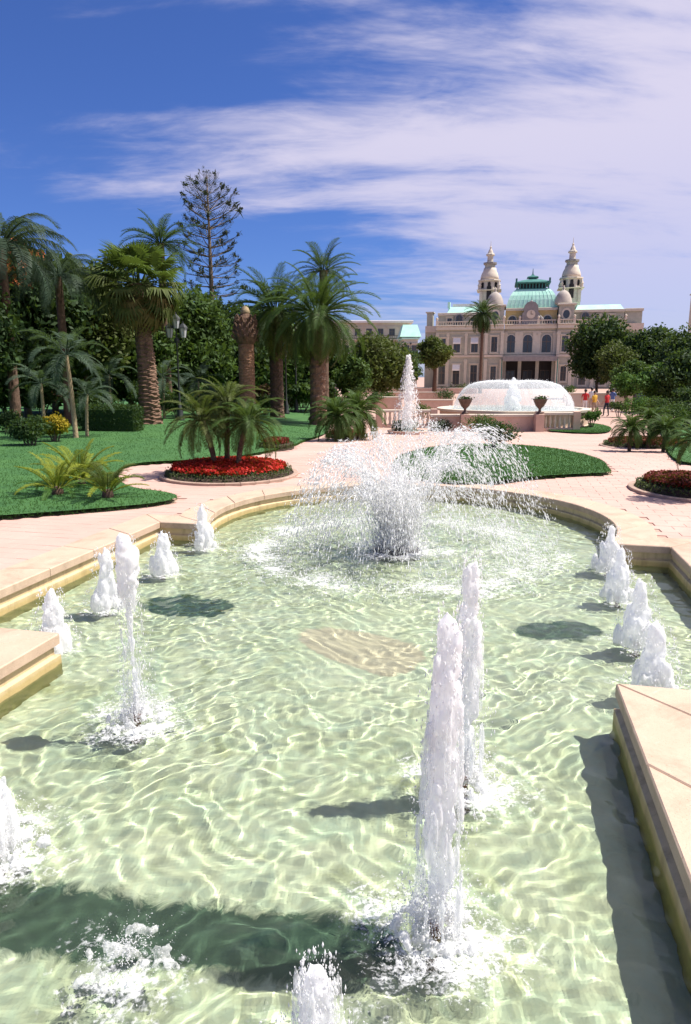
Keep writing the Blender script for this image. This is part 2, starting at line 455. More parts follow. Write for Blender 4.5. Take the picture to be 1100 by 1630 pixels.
# ------------------------------------------------------------------ ground
def mat_ground():
    t = NT('ground_mortar'); f = t.noise(.8, 6, .6); g = t.noise(30, 4, .6)
    c = t.mix(t.map(f, .3, .7), (.42, .265, .205), (.49, .325, .26)); c = t.mix(t.map(g, .4, .8, 0, .3), c, (.30, .2, .16))
    return t.end(t.pbr(c, .85, t.bump(g, .2, .01)))
M_GROUND = mat_ground()
def ground():
    hole = loopw(pool_outline(.2, seg), -.012)
    outer = [UW(-14, -60, -.012), UW(-14, 60, -.012), UW(16, 60, -.012), UW(16, -60, -.012)]
    bm = bmesh.new()
    def loop(P):
        vs = [bm.verts.new(p) for p in P]
        return [bm.edges.new((vs[i], vs[(i + 1) % len(vs)])) for i in range(len(vs))]
    E_ = loop(outer) + loop(hole)
    bmesh.ops.triangle_fill(bm, use_beauty=True, use_dissolve=False, edges=E_)
    us = [16, 18, 20, 22, 24, 26, 28, 30, 32, 34, 38, 42, 46, 50, 54, 60, 66, 72, 80, 90, 100, 110, 120, 130, 140, 150, 160, 170, 185, 230, 400, 1200, 4000]
    ws = [-4000, -600, -200, -60, -30, -20, -14, -12, -10, -8, -6, -4, 0, 10, 30, 60, 200, 600, 4000]
    gv = {}
    for u in us:
        for w in ws:
            p = UW(u, w); gv[u, w] = bm.verts.new((p.x, p.y, ground_z(p.x, p.y) - .012))
    for a, b in zip(us, us[1:]):
        for c, d in zip(ws, ws[1:]): bm.faces.new((gv[a, c], gv[a, d], gv[b, d], gv[b, c]))
    bmesh.ops.recalc_face_normals(bm, faces=bm.faces)
    for f in bm.faces:
        if f.normal.z < 0: f.normal_flip()
    me = bpy.data.meshes.new('ground'); bm.to_mesh(me); bm.free(); me.materials.append(M_GROUND)
    return obj('ground', me)
ground_o = tag(ground(), 'pinkish ground of the garden and the square', 'ground', kind='structure')
# ------------------------------------------------------------------ paving
def mat_paver():
    t = NT('pink_paver'); oi = t.n('ShaderNodeObjectInfo').outputs['Random']; p = t.co('Object')
    geo = t.n('ShaderNodeNewGeometry'); f = t.noise(.5, 5, .6, geo.outputs['Position']); g = t.noise(38, 4, .65, geo.outputs['Position'])
    isl = geo.outputs['Random Per Island']
    c = t.mix(t.map(f, .3, .7), (.52, .335, .27), (.59, .40, .33)); c = t.mix(t.math('MULTIPLY', isl, .45), c, (.47, .30, .245))
    c = t.mix(t.map(g, .45, .8, 0, .25), c, (.36, .23, .19))
    sn = t.noise(.9, 8, .7, geo.outputs['Position'], .7); c = t.mix(t.map(sn, .52, .70, 0, .45), c, (.34, .225, .185)); c = t.mix(t.map(sn, .46, .30, 0, .35), c, (.62, .46, .38))
    return t.end(t.pbr(c, .8, t.bump(g, .25, .006)))
M_PAVER = mat_paver()
POOLP = [tuple(p[:2]) for p in loopw(pool_outline(CW - .05, 24), 0)]

def zpoly(px): return [gnd(x, y).to_2d() for x, y in px]
LAWN_L = ccw(smooth_poly(zpoly([(-420, 856), (-60, 832), (70, 823), (170, 815), (262, 806), (288, 796), (262, 788), (214, 783), (190, 772), (186, 755), (206, 741), (330, 735), (410, 726), (470, 712), (482, 704), (520, 693), (530, 668), (545, 640), (540, 630), (300, 628), (-100, 628), (-900, 630), (-1500, 720), (-900, 820)]), 2))
LAWN_C = ccw(smooth_poly(zpoly([(972, 753), (972, 755), (958, 735), (905, 721), (860, 714), (780, 708), (700, 712), (640, 726), (620, 745), (650, 765), (720, 776), (790, 772), (850, 763), (925, 759), (971, 757)]), 2))
LAWN_R = ccw(smooth_poly(zpoly([(862, 686), (900, 690), (965, 692), (978, 682), (940, 674), (880, 676)]), 2))
LAWN_FR = ccw(smooth_poly(zpoly([(1062, 735), (1058, 700), (1046, 678), (1080, 666), (1200, 660), (1700, 670), (1700, 720), (1300, 738), (1120, 745)]), 2))
def ellipse(cx, cy, rx, ry, n=40):
    return [Vector((cx + rx * math.cos(2 * math.pi * i / n), cy + ry * math.sin(2 * math.pi * i / n))) for i in range(n)]
c1 = gnd(366, 756); BED1 = (c1.x, c1.y, 1.42, 1.5)
c2 = gnd(1098, 783); BED2 = (c2.x, c2.y, .98, 1.25)
c3 = gnd(1028, 711); BED3 = (c3.x, c3.y, 1.45, 1.5)
c4 = gnd(552, 697); BED4 = (c4.x, c4.y, .95, 1.3)
c5 = gnd(440, 714); BED5 = (c5.x, c5.y, .62, 1.1)
ALLP = [LAWN_L, LAWN_C, LAWN_R, LAWN_FR] + [ellipse(*b[:2], b[2] - .05, b[3] - .05) for b in (BED1, BED2, BED3, BED4, BED5)]
def pavers():
    items = []; du, dw = .40, .20; g = .005
    iu = 0; u = -.3
    for row in range(int((34 - 0) / dw)):                  # courses run across the axis
        u = .05 + row * dw; k = 0; shift = (row % 2) * du / 2
        w = -14 + shift
        while w < 12:
            p = UW(u + dw / 2, w + du / 2); w += du
            if p.y < .6 or abs(p.x) > .56 * p.y + 1.3: continue
            if in_poly(p.x, p.y, POOLP) or any(in_poly(p.x, p.y, L) for L in ALLP): continue
            items.append((p.length, p))
    items.sort(key=lambda t: t[0]); return items
P_IT = pavers(); rnd = random.Random(8)
mb = MB(); hx, hy = .1985, .0985
mb.prism([(-hx, -hy), (hx, -hy), (hx, hy), (-hx, hy)], -.03, 0, 0, .003)
paver_me = mb.mesh('paver', M_PAVER)
vis = []
for d, p in P_IT:
    q = p - Vector((0, 0, EYE)); fw = q.y * math.cos(PITCH) - q.z * math.sin(PITCH)
    up = q.y * math.sin(PITCH) + q.z * math.cos(PITCH)
    vis.append(fw > .2 and abs(q.x / fw) < .52 and up / fw > -.76)
near = [i for i in range(len(P_IT)) if vis[i]][:300]; nearset = set(near)
for i in near:
    p = P_IT[i][1]; o = obj('paver', paver_me, ground_o)
    o.location = (p.x, p.y, ground_z(p.x, p.y) + rnd.uniform(-.002, .002)); o.rotation_euler = (rnd.uniform(-.004, .004), rnd.uniform(-.004, .004), -AX + rnd.uniform(-.004, .004))
pv = np.array([v.co for v in paver_me.vertices]); pfaces = [list(q.vertices) for q in paver_me.polygons]
V = []; F = []; ca, sa = math.cos(-AX), math.sin(-AX)
for i, (d, p) in enumerate(P_IT):
    if i in nearset: continue
    n = len(V); z = ground_z(p.x, p.y) + rnd.uniform(-.002, .002)
    V += [(p.x + a * ca - b * sa, p.y + a * sa + b * ca, z + c) for a, b, c in pv]
    F += [[k + n for k in f] for f in pfaces[1:]]
o = obj('paver_field', mesh_np('paver_field', V, F, M_PAVER), ground_o); tag(o, kind='stuff')

# ------------------------------------------------------------------ foliage tools
def mat_leaf(name, dark, light, trans=.3, rough=.62, scale=1.2):
    t = NT(name); geo = t.n('ShaderNodeNewGeometry'); f = t.noise(scale, 4, .6)
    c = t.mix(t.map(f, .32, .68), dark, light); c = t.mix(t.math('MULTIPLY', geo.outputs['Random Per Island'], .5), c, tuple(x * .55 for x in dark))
    oi = t.n('ShaderNodeObjectInfo').outputs['Random']; c = t.mix(t.math('MULTIPLY', oi, .35), c, tuple((a + b) * .42 for a, b in zip(dark, light)))
    b = t.pbr(c, rough, None, **{'Specular IOR Level': .22}); tr = t.n('ShaderNodeBsdfTranslucent', {'Color': t.mix(.5, c, (.16, .24, .03))})
    return t.end(t.n('ShaderNodeMixShader', {0: trans, 1: b, 2: tr.outputs[0]}).outputs[0])
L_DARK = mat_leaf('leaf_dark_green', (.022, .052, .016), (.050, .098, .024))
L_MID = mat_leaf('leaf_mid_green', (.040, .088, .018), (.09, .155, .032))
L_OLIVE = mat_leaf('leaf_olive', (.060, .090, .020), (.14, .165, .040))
L_FAN = mat_leaf('leaf_fan_palm', (.055, .105, .018), (.13, .18, .035))
L_BLUE = mat_leaf('leaf_grey_green', (.04, .075, .05), (.09, .13, .08))
L_LIGHT = mat_leaf('leaf_light_green', (.055, .14, .022), (.11, .22, .04))
L_YEL = mat_leaf('leaf_yellow_green', (.15, .20, .02), (.34, .36, .03))
L_GOLD = mat_leaf('leaf_gold', (.30, .22, .015), (.55, .42, .03))
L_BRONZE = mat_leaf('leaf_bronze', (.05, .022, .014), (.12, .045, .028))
L_DRY = mat_leaf('leaf_dry_palm', (.12, .10, .03), (.26, .20, .07))
L_PINE = mat_leaf('leaf_pine', (.028, .042, .028), (.06, .075, .045), .1)
L_RED = mat_leaf('petal_red', (.36, .010, .008), (.62, .028, .016), .2)
L_DRED = mat_leaf('petal_dark_red', (.12, .012, .012), (.26, .03, .02), .2)
L_ORANGE = mat_leaf('petal_orange', (.55, .13, .04), (.75, .25, .10), .2)
def mat_bark(name, a, b, scale=9):
    t = NT(name); p = t.co(); f = t.noise(scale, 6, .65, p); g = t.noise(scale * 5, 4, .6, p)
    c = t.mix(t.map(f, .3, .7), a, b); c = t.mix(t.map(g, .5, .8, 0, .5), c, tuple(x * .4 for x in a))
    return t.end(t.pbr(c, .9, t.bump(g, .6, .03)))
BARK = mat_bark('bark_grey', (.09, .065, .045), (.20, .15, .11))
BARK_RED = mat_bark('bark_palm_red', (.09, .050, .032), (.24, .14, .09), 5)
BARK_DARK = mat_bark('bark_palm_dark', (.07, .040, .026), (.17, .10, .065))
BARK_PALE = mat_bark('bark_palm_pale', (.28, .21, .12), (.48, .36, .22))

def leaves_np(P, size, rs, up=.4, asp=.45, out=None):
    n = len(P); T = rs.normal(size=(n, 3)); T /= np.linalg.norm(T, axis=1)[:, None]
    Nn = rs.normal(size=(n, 3)); Nn[:, 2] += up * 2
    if out is not None: Nn += out * 1.2
    S = np.cross(T, Nn); S /= (np.linalg.norm(S, axis=1)[:, None] + 1e-9)
    L = size * (.6 + .8 * rs.rand(n))[:, None]
    V = np.empty((n, 4, 3)); V[:, 0] = P - T * L * .5; V[:, 1] = P + S * L * asp * .5
    V[:, 2] = P + T * L * .5; V[:, 3] = P - S * L * asp * .5
    return V.reshape(-1, 3), np.arange(4 * n).reshape(-1, 4)
def clump_points(rs, centers, radii, per, shell=.55):
    Ps = []; Os = []
    for c, r in zip(centers, radii):
        d = rs.normal(size=(per, 3)); d /= np.linalg.norm(d, axis=1)[:, None]
        q = (shell + (1 - shell) * rs.rand(per)) ** .7 * (1 + .18 * rs.normal(size=per))
        Ps.append(np.array(c) + d * (q * r)[:, None] * np.array([1, 1, .8])); Os.append(d)
    return np.concatenate(Ps), np.concatenate(Os)
def leaf_tree(name, label, cat, loc, h, crown, mat, seed, clumps=42, per=190, leaf=.16, group=None, trunk_r=.16, bark=None, low=.0, flowers=None):
    """crown = (rx, ry, rz, zc)"""
    rs = np.random.RandomState(seed); rn = random.Random(seed)
    root = empty(name, loc); tag(root, label, cat, group)
    rx, ry, rz, zc = crown; cs = []; rr = []
    while len(cs) < clumps:
        d = rs.normal(size=3); d /= np.linalg.norm(d); q = rs.rand() ** .4
        c = np.array([d[0] * rx, d[1] * ry, d[2] * rz]) * q * .82
        if zc + c[2] < low: continue
        s = .24 + .2 * rs.rand(); cs.append(c + np.array([0, 0, zc])); rr.append(s * min(rx, rz) * 1.15)
    P, O = clump_points(rs, cs, rr, per)
    V, F = leaves_np(P, leaf, rs, .35, .5, O)
    obj('crown', mesh_np('crown', V, F, mat), root)
    mb = MB(); top = zc - rz * .1
    mb.tube([(0, 0, -.15), (rn.uniform(-.1, .1), rn.uniform(-.1, .1), top * .35), (rn.uniform(-.2, .2), rn.uniform(-.1, .1), top * .7), (0, 0, top)], [trunk_r * 1.25, trunk_r, trunk_r * .8, trunk_r * .4], 9)
    for k in range(9):
        c = Vector(cs[k * 4 % len(cs)]); z0 = top * (.45 + .5 * rn.random())
        mb.tube([(0, 0, z0), (c.x * .45, c.y * .45, (z0 + c.z) * .5 + .1), tuple(c)], [trunk_r * .5, trunk_r * .3, trunk_r * .1], 6)
    mb.build('trunk', bark or BARK, root, True)
    if flowers:
        fm, nfl, zone = flowers
        P2 = P[rs.choice(len(P), nfl, False)]; P2 = P2[zone(P2)] if zone else P2
        V, F = leaves_np(P2 + O[:1] * .0, leaf * 1.2, rs, .3, .9); obj('blossom', mesh_np('blossom', V, F, fm), root)
    return root
def shrub(name, label, cat, loc, size, mat, seed, n=1800, leaf=.09, group=None, lumps=10, mat2=None, stem=True):
    rs = np.random.RandomState(seed); root = empty(name, loc); tag(root, label, cat, group)
    sx, sy, sz = size; cs = []; rr = []
    for k in range(lumps):
        a = rs.rand() * 6.28; q = rs.rand() ** .5 * .62; cs.append((math.cos(a) * q * sx, math.sin(a) * q * sy, sz * (.38 + .28 * rs.rand()))); rr.append(min(sx, sy, sz) * (.38 + .2 * rs.rand()))
    P, O = clump_points(rs, cs, rr, max(20, n // lumps), .5); keep = P[:, 2] > .02; P, O = P[keep], O[keep]
    V, F = leaves_np(P, leaf, rs, .45, .5, O); obj('foliage', mesh_np('foliage', V, F, mat), root)
    if mat2:
        k = rs.choice(len(P), len(P) // 3, False); V, F = leaves_np(P[k] + O[k] * .03, leaf, rs, .5, .55, O[k]); obj('leaf_tips', mesh_np('leaf_tips', V, F, mat2), root)
    if stem:
        mb = MB()
        for k in range(5): c = cs[k % lumps]; mb.tube([(c[0] * .2, c[1] * .2, -.08), (c[0] * .7, c[1] * .7, c[2] * .6), c], [.03, .02, .008], 5)
        mb.build('stem', BARK, root)
    return root
def hedge_box(name, label, loc, size, mat, seed, n=4000, leaf=.07, rz=0.0):
    rs = np.random.RandomState(seed); root = empty(name, loc, rz); tag(root, label, 'hedge')
    sx, sy, sz = size; P = rs.rand(n, 3) * 2 - 1
    ax = rs.randint(0, 3, n); sg = np.where(rs.rand(n) < .5, -1, 1); P[np.arange(n), ax] = sg * (1 + rs.normal(size=n) * .05)
    P[:, 2] = np.abs(P[:, 2]); P = P * np.array([sx, sy, sz]); V, F = leaves_np(P, leaf, rs, .3, .5)
    obj('foliage', mesh_np('foliage', V, F, mat), root)
    mb = MB(); mb.box(-sx * .9, sx * .9, -sy * .9, sy * .9, .02, sz * .9); mb.build('branches', L_DARK, root); return root

# feather and fan fronds -----------------------------------------------------
def frond_feather(L, droop, nl, ll, lw, vee, seed, stiff=.5, petiole=.14, hang=.25):
    rn = random.Random(seed); pts = []; ang = 0.0; p = Vector((0, 0, 0)); n = 14
    for i in range(n + 1):
        pts.append(p.copy()); t = i / n; ang = -droop * t ** 1.5
        p = p + Vector((math.cos(ang), 0, math.sin(ang))) * (L / n)
    mb = MB(); mb.tube(pts, [.022 * L / 2 * (1 - .85 * i / n) + .003 for i in range(n + 1)], 5)
    for s in (-1, 1):
        for i in range(nl):
            t = petiole + (1 - petiole) * (i + rn.random() * .7) / nl; k = min(n - 1, int(t * n)); x = t * n - k
            b = pts[k].lerp(pts[k + 1], x); d = (pts[k + 1] - pts[k]).normalized(); up = Vector((-d.z, 0, d.x))
            l = ll * (math.sin(math.pi * min(1, .14 + .82 * t)) ** .6) * rn.uniform(.85, 1.1)
            side = Vector((0, s, 0)); dirv = (side * .85 + d * (stiff + .35 * t) + up * vee * rn.uniform(.6, 1.3)).normalized()
            m = b + dirv * l * .5; e = b + (dirv + Vector((0, 0, -hang)) * rn.uniform(.7, 1.4)).normalized() * l
            wv = d * lw * .5
            mb.add([b - wv * .5, b + wv * .5, m + wv, m - wv, e], [(0, 1, 2, 3), (3, 2, 4)])
    return mb
def frond_fan(petiole, rad, nseg, seed, fold=.25, hang=.3):
    rn = random.Random(seed); mb = MB()
    mb.tube([(0, 0, 0), (petiole * .5, 0, .03), (petiole, 0, 0)], [.03, .022, .016], 5)
    c = Vector((petiole, 0, 0))
    for i in range(nseg):
        a = R(-125 + 250 * (i + .5) / nseg); w = R(250 / nseg) * .56
        l = rad * (1 - .25 * abs(a) / R(125)) * rn.uniform(.9, 1.06); z = fold * (1 if i % 2 else -.2)
        def q(r, a, zz): return c + Vector((r * math.cos(a), r * math.sin(a), zz))
        r1 = l * .58; h = -hang * l * rn.uniform(.5, 1.4)
        mb.add([c, q(r1, a - w, .05 * z), q(r1, a + w, -.05 * z), q(l, a, h)], [(0, 1, 2), (1, 3, 2)])
    return mb
def palm_trunk(h, r0, r1, mat, seed, rows=26, lean=(0, 0), boots=.10, n=18, flare=1.25):
    rn = random.Random(seed); V = []; F = []; k = rows * 3
    for j in range(k + 1):
        t = j / k; z = -.2 + (h + .2) * t; r = (r0 + (r1 - r0) * t) * (1 + (flare - 1) * math.exp(-t * 14))
        for i in range(n):
            a = 2 * math.pi * i / n; cell = (j / 3 + (i % 2) * .5 + .35 * math.sin(i * 2.7)) % 1.0
            b = 1 + boots * (cell - .4) * rn.uniform(.4, 1.5) + rn.uniform(-.05, .05)
            V.append((lean[0] * t * t + r * b * math.cos(a), lean[1] * t * t + r * b * math.sin(a), z))
    for j in range(k):
        for i in range(n): F.append((j * n + i, j * n + (i + 1) % n, (j + 1) * n + (i + 1) % n, (j + 1) * n + i))
    F.append(tuple(range(k * n, (k + 1) * n)))
    return mesh_np('trunk', V, F, mat)
FR = {}
def fronds(key, maker, mat, nvar=3):
    if key not in FR: FR[key] = [maker(s).mesh('frond', mat) for s in range(nvar)]
    return FR[key]
def crown_fronds(root, top, meshes, n, el0, el1, rn, scale=1.0, jit=.15, dead=None, ndead=0, r_off=.06):
    """n fronds in a spiral, from drooping (el0) to upright (el1)"""
    for i in range(n):
        t = (i + .5) / n; el = el0 + (el1 - el0) * t ** 1.1 + rn.uniform(-jit, jit); az = i * 2.39996 + rn.uniform(-.2, .2)
        me = dead[i % len(dead)] if dead and i < ndead else meshes[i % len(meshes)]
        o = obj('frond', me, root); s = scale * rn.uniform(.86, 1.08) * (1 - .15 * max(0, t - .75) / .25)
        o.location = Vector(top) + Vector((math.cos(az), math.sin(az), 0)) * r_off + Vector((0, 0, .25 * r_off * t))
        o.rotation_euler = (rn.uniform(-.25, .25), -el, az); o.scale = (s, s, s)
def palm(name, label, loc, h, r0, r1, bark, meshes, n, el0, el1, seed, scale=1.0, group=None, lean=(0, 0), dead=None, ndead=0, rows=26, boots=.1, r_off=.1, cat='palm tree', flare=1.25):
    rn = random.Random(seed); root = empty(name, loc); tag(root, label, cat, group)
    obj('trunk', palm_trunk(h, r0, r1, bark, seed, rows, lean, boots, flare=flare), root)
    crown_fronds(root, (lean[0], lean[1], h), meshes, n, el0, el1, rn, scale, dead=dead, ndead=ndead, r_off=r_off)
    return root
# ------------------------------------------------------------------ lawns
def mat_lawn():
    t = NT('lawn_turf'); f = t.noise(1.1, 5, .6); g = t.noise(60, 4, .7)
    c = t.mix(t.map(f, .3, .7), (.030, .115, .024), (.062, .175, .036)); c = t.mix(t.map(g, .4, .8, 0, .6), c, (.018, .06, .012))
    return t.end(t.pbr(c, .85, t.bump(g, .7, .03)))
M_LAWN = mat_lawn()
M_BLADE = mat_leaf('grass_blade', (.030, .112, .022), (.085, .20, .040), .25, .7, .7)
def lawn(P, label, nblades, seed, zmax=60, h=.07):
    bm = bmesh.new(); vs = [bm.verts.new((p.x, p.y, ground_z(p.x, p.y) + h)) for p in P]
    f = bm.faces.new(vs); f.normal_update()
    if f.normal.z < 0: f.normal_flip()
    lo = [bm.verts.new((p.x, p.y, ground_z(p.x, p.y) - .03)) for p in P]
    for i in range(len(P)): bm.faces.new((lo[i], lo[(i + 1) % len(P)], vs[(i + 1) % len(P)], vs[i]))
    bmesh.ops.triangulate(bm, faces=[f])
    for _ in range(6):
        E_ = [e for e in bm.edges if e.calc_length() > 1.6 and all(g.normal.z > .5 for g in e.link_faces)]
        if not E_: break
        bmesh.ops.subdivide_edges(bm, edges=E_, cuts=1); bmesh.ops.triangulate(bm, faces=[g for g in bm.faces if len(g.verts) > 3])
    los = set(lo)
    for v in bm.verts:
        if v not in los: v.co.z = ground_z(v.co.x, v.co.y) + h
    bmesh.ops.recalc_face_normals(bm, faces=bm.faces); me = bpy.data.meshes.new('lawn'); bm.to_mesh(me); bm.free(); me.materials.append(M_LAWN)
    o = tag(obj('lawn', me), label, 'lawn', kind='structure')
    rs = np.random.RandomState(seed); xs = [p.x for p in P]; ys = [p.y for p in P]; Q = []
    y0, y1 = max(min(ys), 2), min(max(ys), zmax)
    while len(Q) < nblades:
        y = y0 + (y1 - y0) * rs.rand() ** 1.7; x = (rs.rand() * 2 - 1) * .6 * y
        if min(xs) < x < max(xs) and in_poly(x, y, P): Q.append((x, y, ground_z(x, y) + h))
        elif rs.rand() < 1e-5: break
    for i in range(len(P)):                         # a shaggy turf edge
        a, b = P[i], P[(i + 1) % len(P)]
        if (a - b).length > 4 or a.y > 26: continue
        for k in range(int((a - b).length * 110)):
            q = a.lerp(b, rs.rand()); Q.append((q.x, q.y, ground_z(q.x, q.y) + h * rs.rand()))
    Q = np.array(Q); n = len(Q); a = rs.rand(n) * 6.28; L = .018 + .022 * rs.rand(n); w = .0035 + Q[:, 1] * .00022
    T = np.stack([rs.normal(size=n) * .55, rs.normal(size=n) * .55, np.ones(n)], -1) * L[:, None]
    S = np.stack([np.cos(a), np.sin(a), np.zeros(n)], -1) * w[:, None]
    V = np.stack([Q - S, Q + S, Q + T], 1).reshape(-1, 3)
    g = obj('grass', mesh_np('grass', V, np.arange(3 * n).reshape(-1, 3), M_BLADE), o); tag(g, kind='stuff')
    return o
lawn(LAWN_L, 'wide green lawn on the left with a pointed corner beside the pool', 90000, 1, 34)
lawn(LAWN_C, 'green lawn island with a pointed end beyond the round end of the pool', 42000, 2)
lawn(LAWN_R, 'small strip of lawn beside the far balustrade', 8000, 3)
lawn(LAWN_FR, 'lawn at the right edge behind the clumps of small palms', 12000, 4)

# ------------------------------------------------------------------ flower beds
M_SOIL = simple('bed_soil', (.055, .032, .022), .95, .3, 12, .6, 40, .03)
M_KERB = simple('kerb_stone', (.42, .29, .22), .8, .15, 4, .3, 60, .006)
L_EDGE = mat_leaf('edging_leaf', (.05, .075, .03), (.12, .15, .06))
def flower_bed(b, label, fm, nf, seed, kerb=True):
    cx, cy, rx, ry = b; root = empty('flower_bed', (cx, cy, ground_z(cx, cy))); tag(root, label, 'flower bed')
    rs = np.random.RandomState(seed)
    if kerb:
        n = 30
        for k in range(n):
            pts = []
            for q in (0, .33, .66, 1):
                a = 2 * math.pi * (k + .01 + .98 * q) / n; pts.append((math.cos(a), math.sin(a)))
            P = [(x * rx, y * ry) for x, y in pts] + [(x * (rx - .10), y * (ry - .10)) for x, y in reversed(pts)]
            mb = MB(); mb.prism(ccw([Vector(p) for p in P]), -.02, .05, 0, .008); mb.build('kerb_stone', M_KERB, root)
    mb = MB(); n = 40
    prof = [(1 - .1 / rx, .02), (1 - .2 / rx, .09), (.75, .15), (.4, .2), (.0, .22)]
    V = []; F = []
    for f_, z in prof:
        for i in range(n): a = 2 * math.pi * i / n; V.append((f_ * rx * math.cos(a), f_ * ry * math.sin(a), z))
    for j in range(len(prof) - 1): F += ring_faces(j * n, (j + 1) * n, n)
    mb.add(V, F).build('soil', M_SOIL, root, True)
    def pts(n, q0, q1):
        a = rs.rand(n) * 6.283; q = np.sqrt(q0 * q0 + (q1 * q1 - q0 * q0) * rs.rand(n))
        z = .22 - .13 * q ** 2; return np.stack([q * rx * np.cos(a), q * ry * np.sin(a), z], -1)
    e = 1 - .12 / rx
    P = pts(2600, e - .15 / rx, e); P[:, 2] = .03 + .14 * rs.rand(len(P))
    V, F = leaves_np(P, .045, rs, .4, .5); tag(obj('edging', mesh_np('edging', V, F, L_EDGE), root), kind='stuff')
    P = pts(nf, 0, e - .13 / rx); P[:, 2] += .02 + .09 * rs.rand(nf)
    V, F = leaves_np(P, .06, rs, .8, .8); tag(obj('blossom', mesh_np('blossom', V, F, fm), root), kind='stuff')
    P = pts(nf // 2, 0, e - .12 / rx); P[:, 2] += .06 * rs.rand(len(P))
    V, F = leaves_np(P, .06, rs, .5, .5); tag(obj('foliage', mesh_np('foliage', V, F, L_DARK), root), kind='stuff')
    return root
flower_bed(BED1, 'oval bed of bright red flowers under the pygmy palms', L_RED, 7000, 11)
flower_bed(BED2, 'oval bed of dark red flowers cut by the right edge, nearest the pool', L_DRED, 4500, 12)
flower_bed(BED3, 'bed of dark red flowers below the bushy palms at right', L_DRED, 4000, 13)
flower_bed(BED4, 'small bed of dull red flowers under the palm bush behind the spray', L_DRED, 2500, 14)
flower_bed(BED5, 'little patch of red and green bedding at the corner of the lawn', L_DRED, 1800, 15, False)

# ------------------------------------------------------------------ palms
def hgt(px, py, Y): return at(px, py, Y).z - base(px, Y).z
fan = fronds('fan', lambda s: frond_fan(1.0, .95, 30, s, .3, .3), L_FAN)
fan_dry = fronds('fan_dry', lambda s: frond_fan(.95, .9, 24, 20 + s, .3, .75), L_DRY, 2)
fan_ol = fronds('fan_olive', lambda s: frond_fan(1.0, .95, 28, 40 + s, .3, .45), L_OLIVE)
p = gnd(240, 677); Y = p.y
r = palm('fan_palm', 'thick fan palm with shaggy reddish trunk and yellowing skirt on the lawn', p, hgt(228, 452, Y), .46, .27, BARK_RED, fan, 54, -.75, 1.4, 1, 1.08, lean=(-.25, 0), dead=fan_ol, ndead=22, rows=34, boots=.24, r_off=.28)
crown_fronds(r, (-.25, 0, hgt(228, 452, Y) - .15), fan_dry, 22, -1.25, -.45, random.Random(5), 1.1, r_off=.3)
ft = fronds('feather', lambda s: frond_feather(2.6, .95 + .3 * s, 46, .52, .038, .35, s), L_DARK)
ft2 = fronds('feather_mid', lambda s: frond_feather(3.1, 1.25 + .25 * s, 54, .55, .04, .3, 10 + s), L_MID)
ft3 = fronds('feather_olive', lambda s: frond_feather(2.8, 1.5 + .3 * s, 48, .5, .04, .15, 15 + s), L_OLIVE)
palm('feather_palm', 'dark tall palm rising behind the thick fan palm', base(266, 42), hgt(266, 388, 42), .25, .2, BARK_DARK, ft, 34, -.6, 1.4, 2, .95, rows=20)
palm('feather_palm', 'dark feather palm behind the bare pruned trunk', base(440, 38), hgt(437, 492, 38), .36, .32, BARK_DARK, ft, 60, -1.1, 1.45, 3, 1.12, rows=20, dead=ft3, ndead=12, r_off=.25, boots=.2)
palm('feather_palm', 'large feather palm with arching fronds left of the far jet', base(506, 35), hgt(512, 500, 35), .40, .36, BARK_RED, ft2, 74, -1.15, 1.5, 4, 1.0, rows=16, dead=ft3, ndead=16, r_off=.3, boots=.26)
palm('feather_palm', 'upper dark feather palm rising just behind the large arching palm', base(516, 44), hgt(514, 430, 44), .3, .25, BARK_DARK, ft, 36, -.5, 1.45, 5, .86, rows=20, r_off=.2)
palm('feather_palm', 'lone slender palm in front of the palace facade', base(765, 112), hgt(765, 500, 112), .27, .22, BARK_DARK, ft, 84, -1.25, 1.5, 6, 1.2, rows=20, r_off=.3)
ftw = fronds('feather_weep', lambda s: frond_feather(3.4, 1.9 + .25 * s, 60, .75, .035, .0, 30 + s, .3, hang=1.1), L_BLUE)
palm('weeping_palm', 'palm with long weeping grey green fronds at the upper left corner', base(20, 27), hgt(20, 395, 27), .2, .15, BARK_DARK, ftw, 30, -.2, 1.2, 7, .95, rows=18)
palm('weeping_palm', 'weeping palm between the left corner palm and the thick fan palm', base(105, 30), hgt(105, 440, 30), .2, .15, BARK_DARK, ftw, 26, -.2, 1.1, 17, .72, rows=18)
fk = fronds('feather_king', lambda s: frond_feather(1.75, 1.35 + .25 * s, 34, .42, .04, .25, 50 + s), L_BLUE)
p = gnd(121, 700); palm('slender_palm', 'slender pale trunk palm beside the golden shrub', p, hgt(113, 565, p.y), .085, .055, BARK_PALE, fk, 15, -.3, 1.35, 8, .95, lean=(-.1, 0), rows=20, boots=.05, r_off=.05)
p = gnd(139, 698); palm('slender_palm', 'shorter pale palm just right of the slender pale palm', p, hgt(146, 628, p.y), .06, .045, BARK_PALE, fk, 13, -.2, 1.3, 9, .68, lean=(.1, 0), rows=14, boots=.05, r_off=.04)
pyg = fronds('feather_pygmy', lambda s: frond_feather(.92, 1.35 + .25 * s, 40, .20, .018, .25, 60 + s), L_MID, 4)
pyo = fronds('feather_pygmy_ol', lambda s: frond_feather(.95, 1.2 + .25 * s, 40, .20, .018, .3, 70 + s), L_OLIVE, 3)
def pygmy(label, px, py, tpx, tpy, seed, n=34, sc=1.0, mesh=None, name='pygmy_palm'):
    p = gnd(px, py, .15); t = at(tpx, tpy, p.y + .05)
    return palm(name, label, p, t.z - p.z, .05, .06, BARK_DARK, mesh or pyg, n, -.75, 1.4, seed, sc, lean=(t.x - p.x, 0), rows=12, boots=.2, r_off=.05, dead=pyo, ndead=7, flare=1.5)
pygmy('pygmy palm leaning left in the bright red flower bed', 343, 746, 322, 668, 21, 34, .92, pyo)
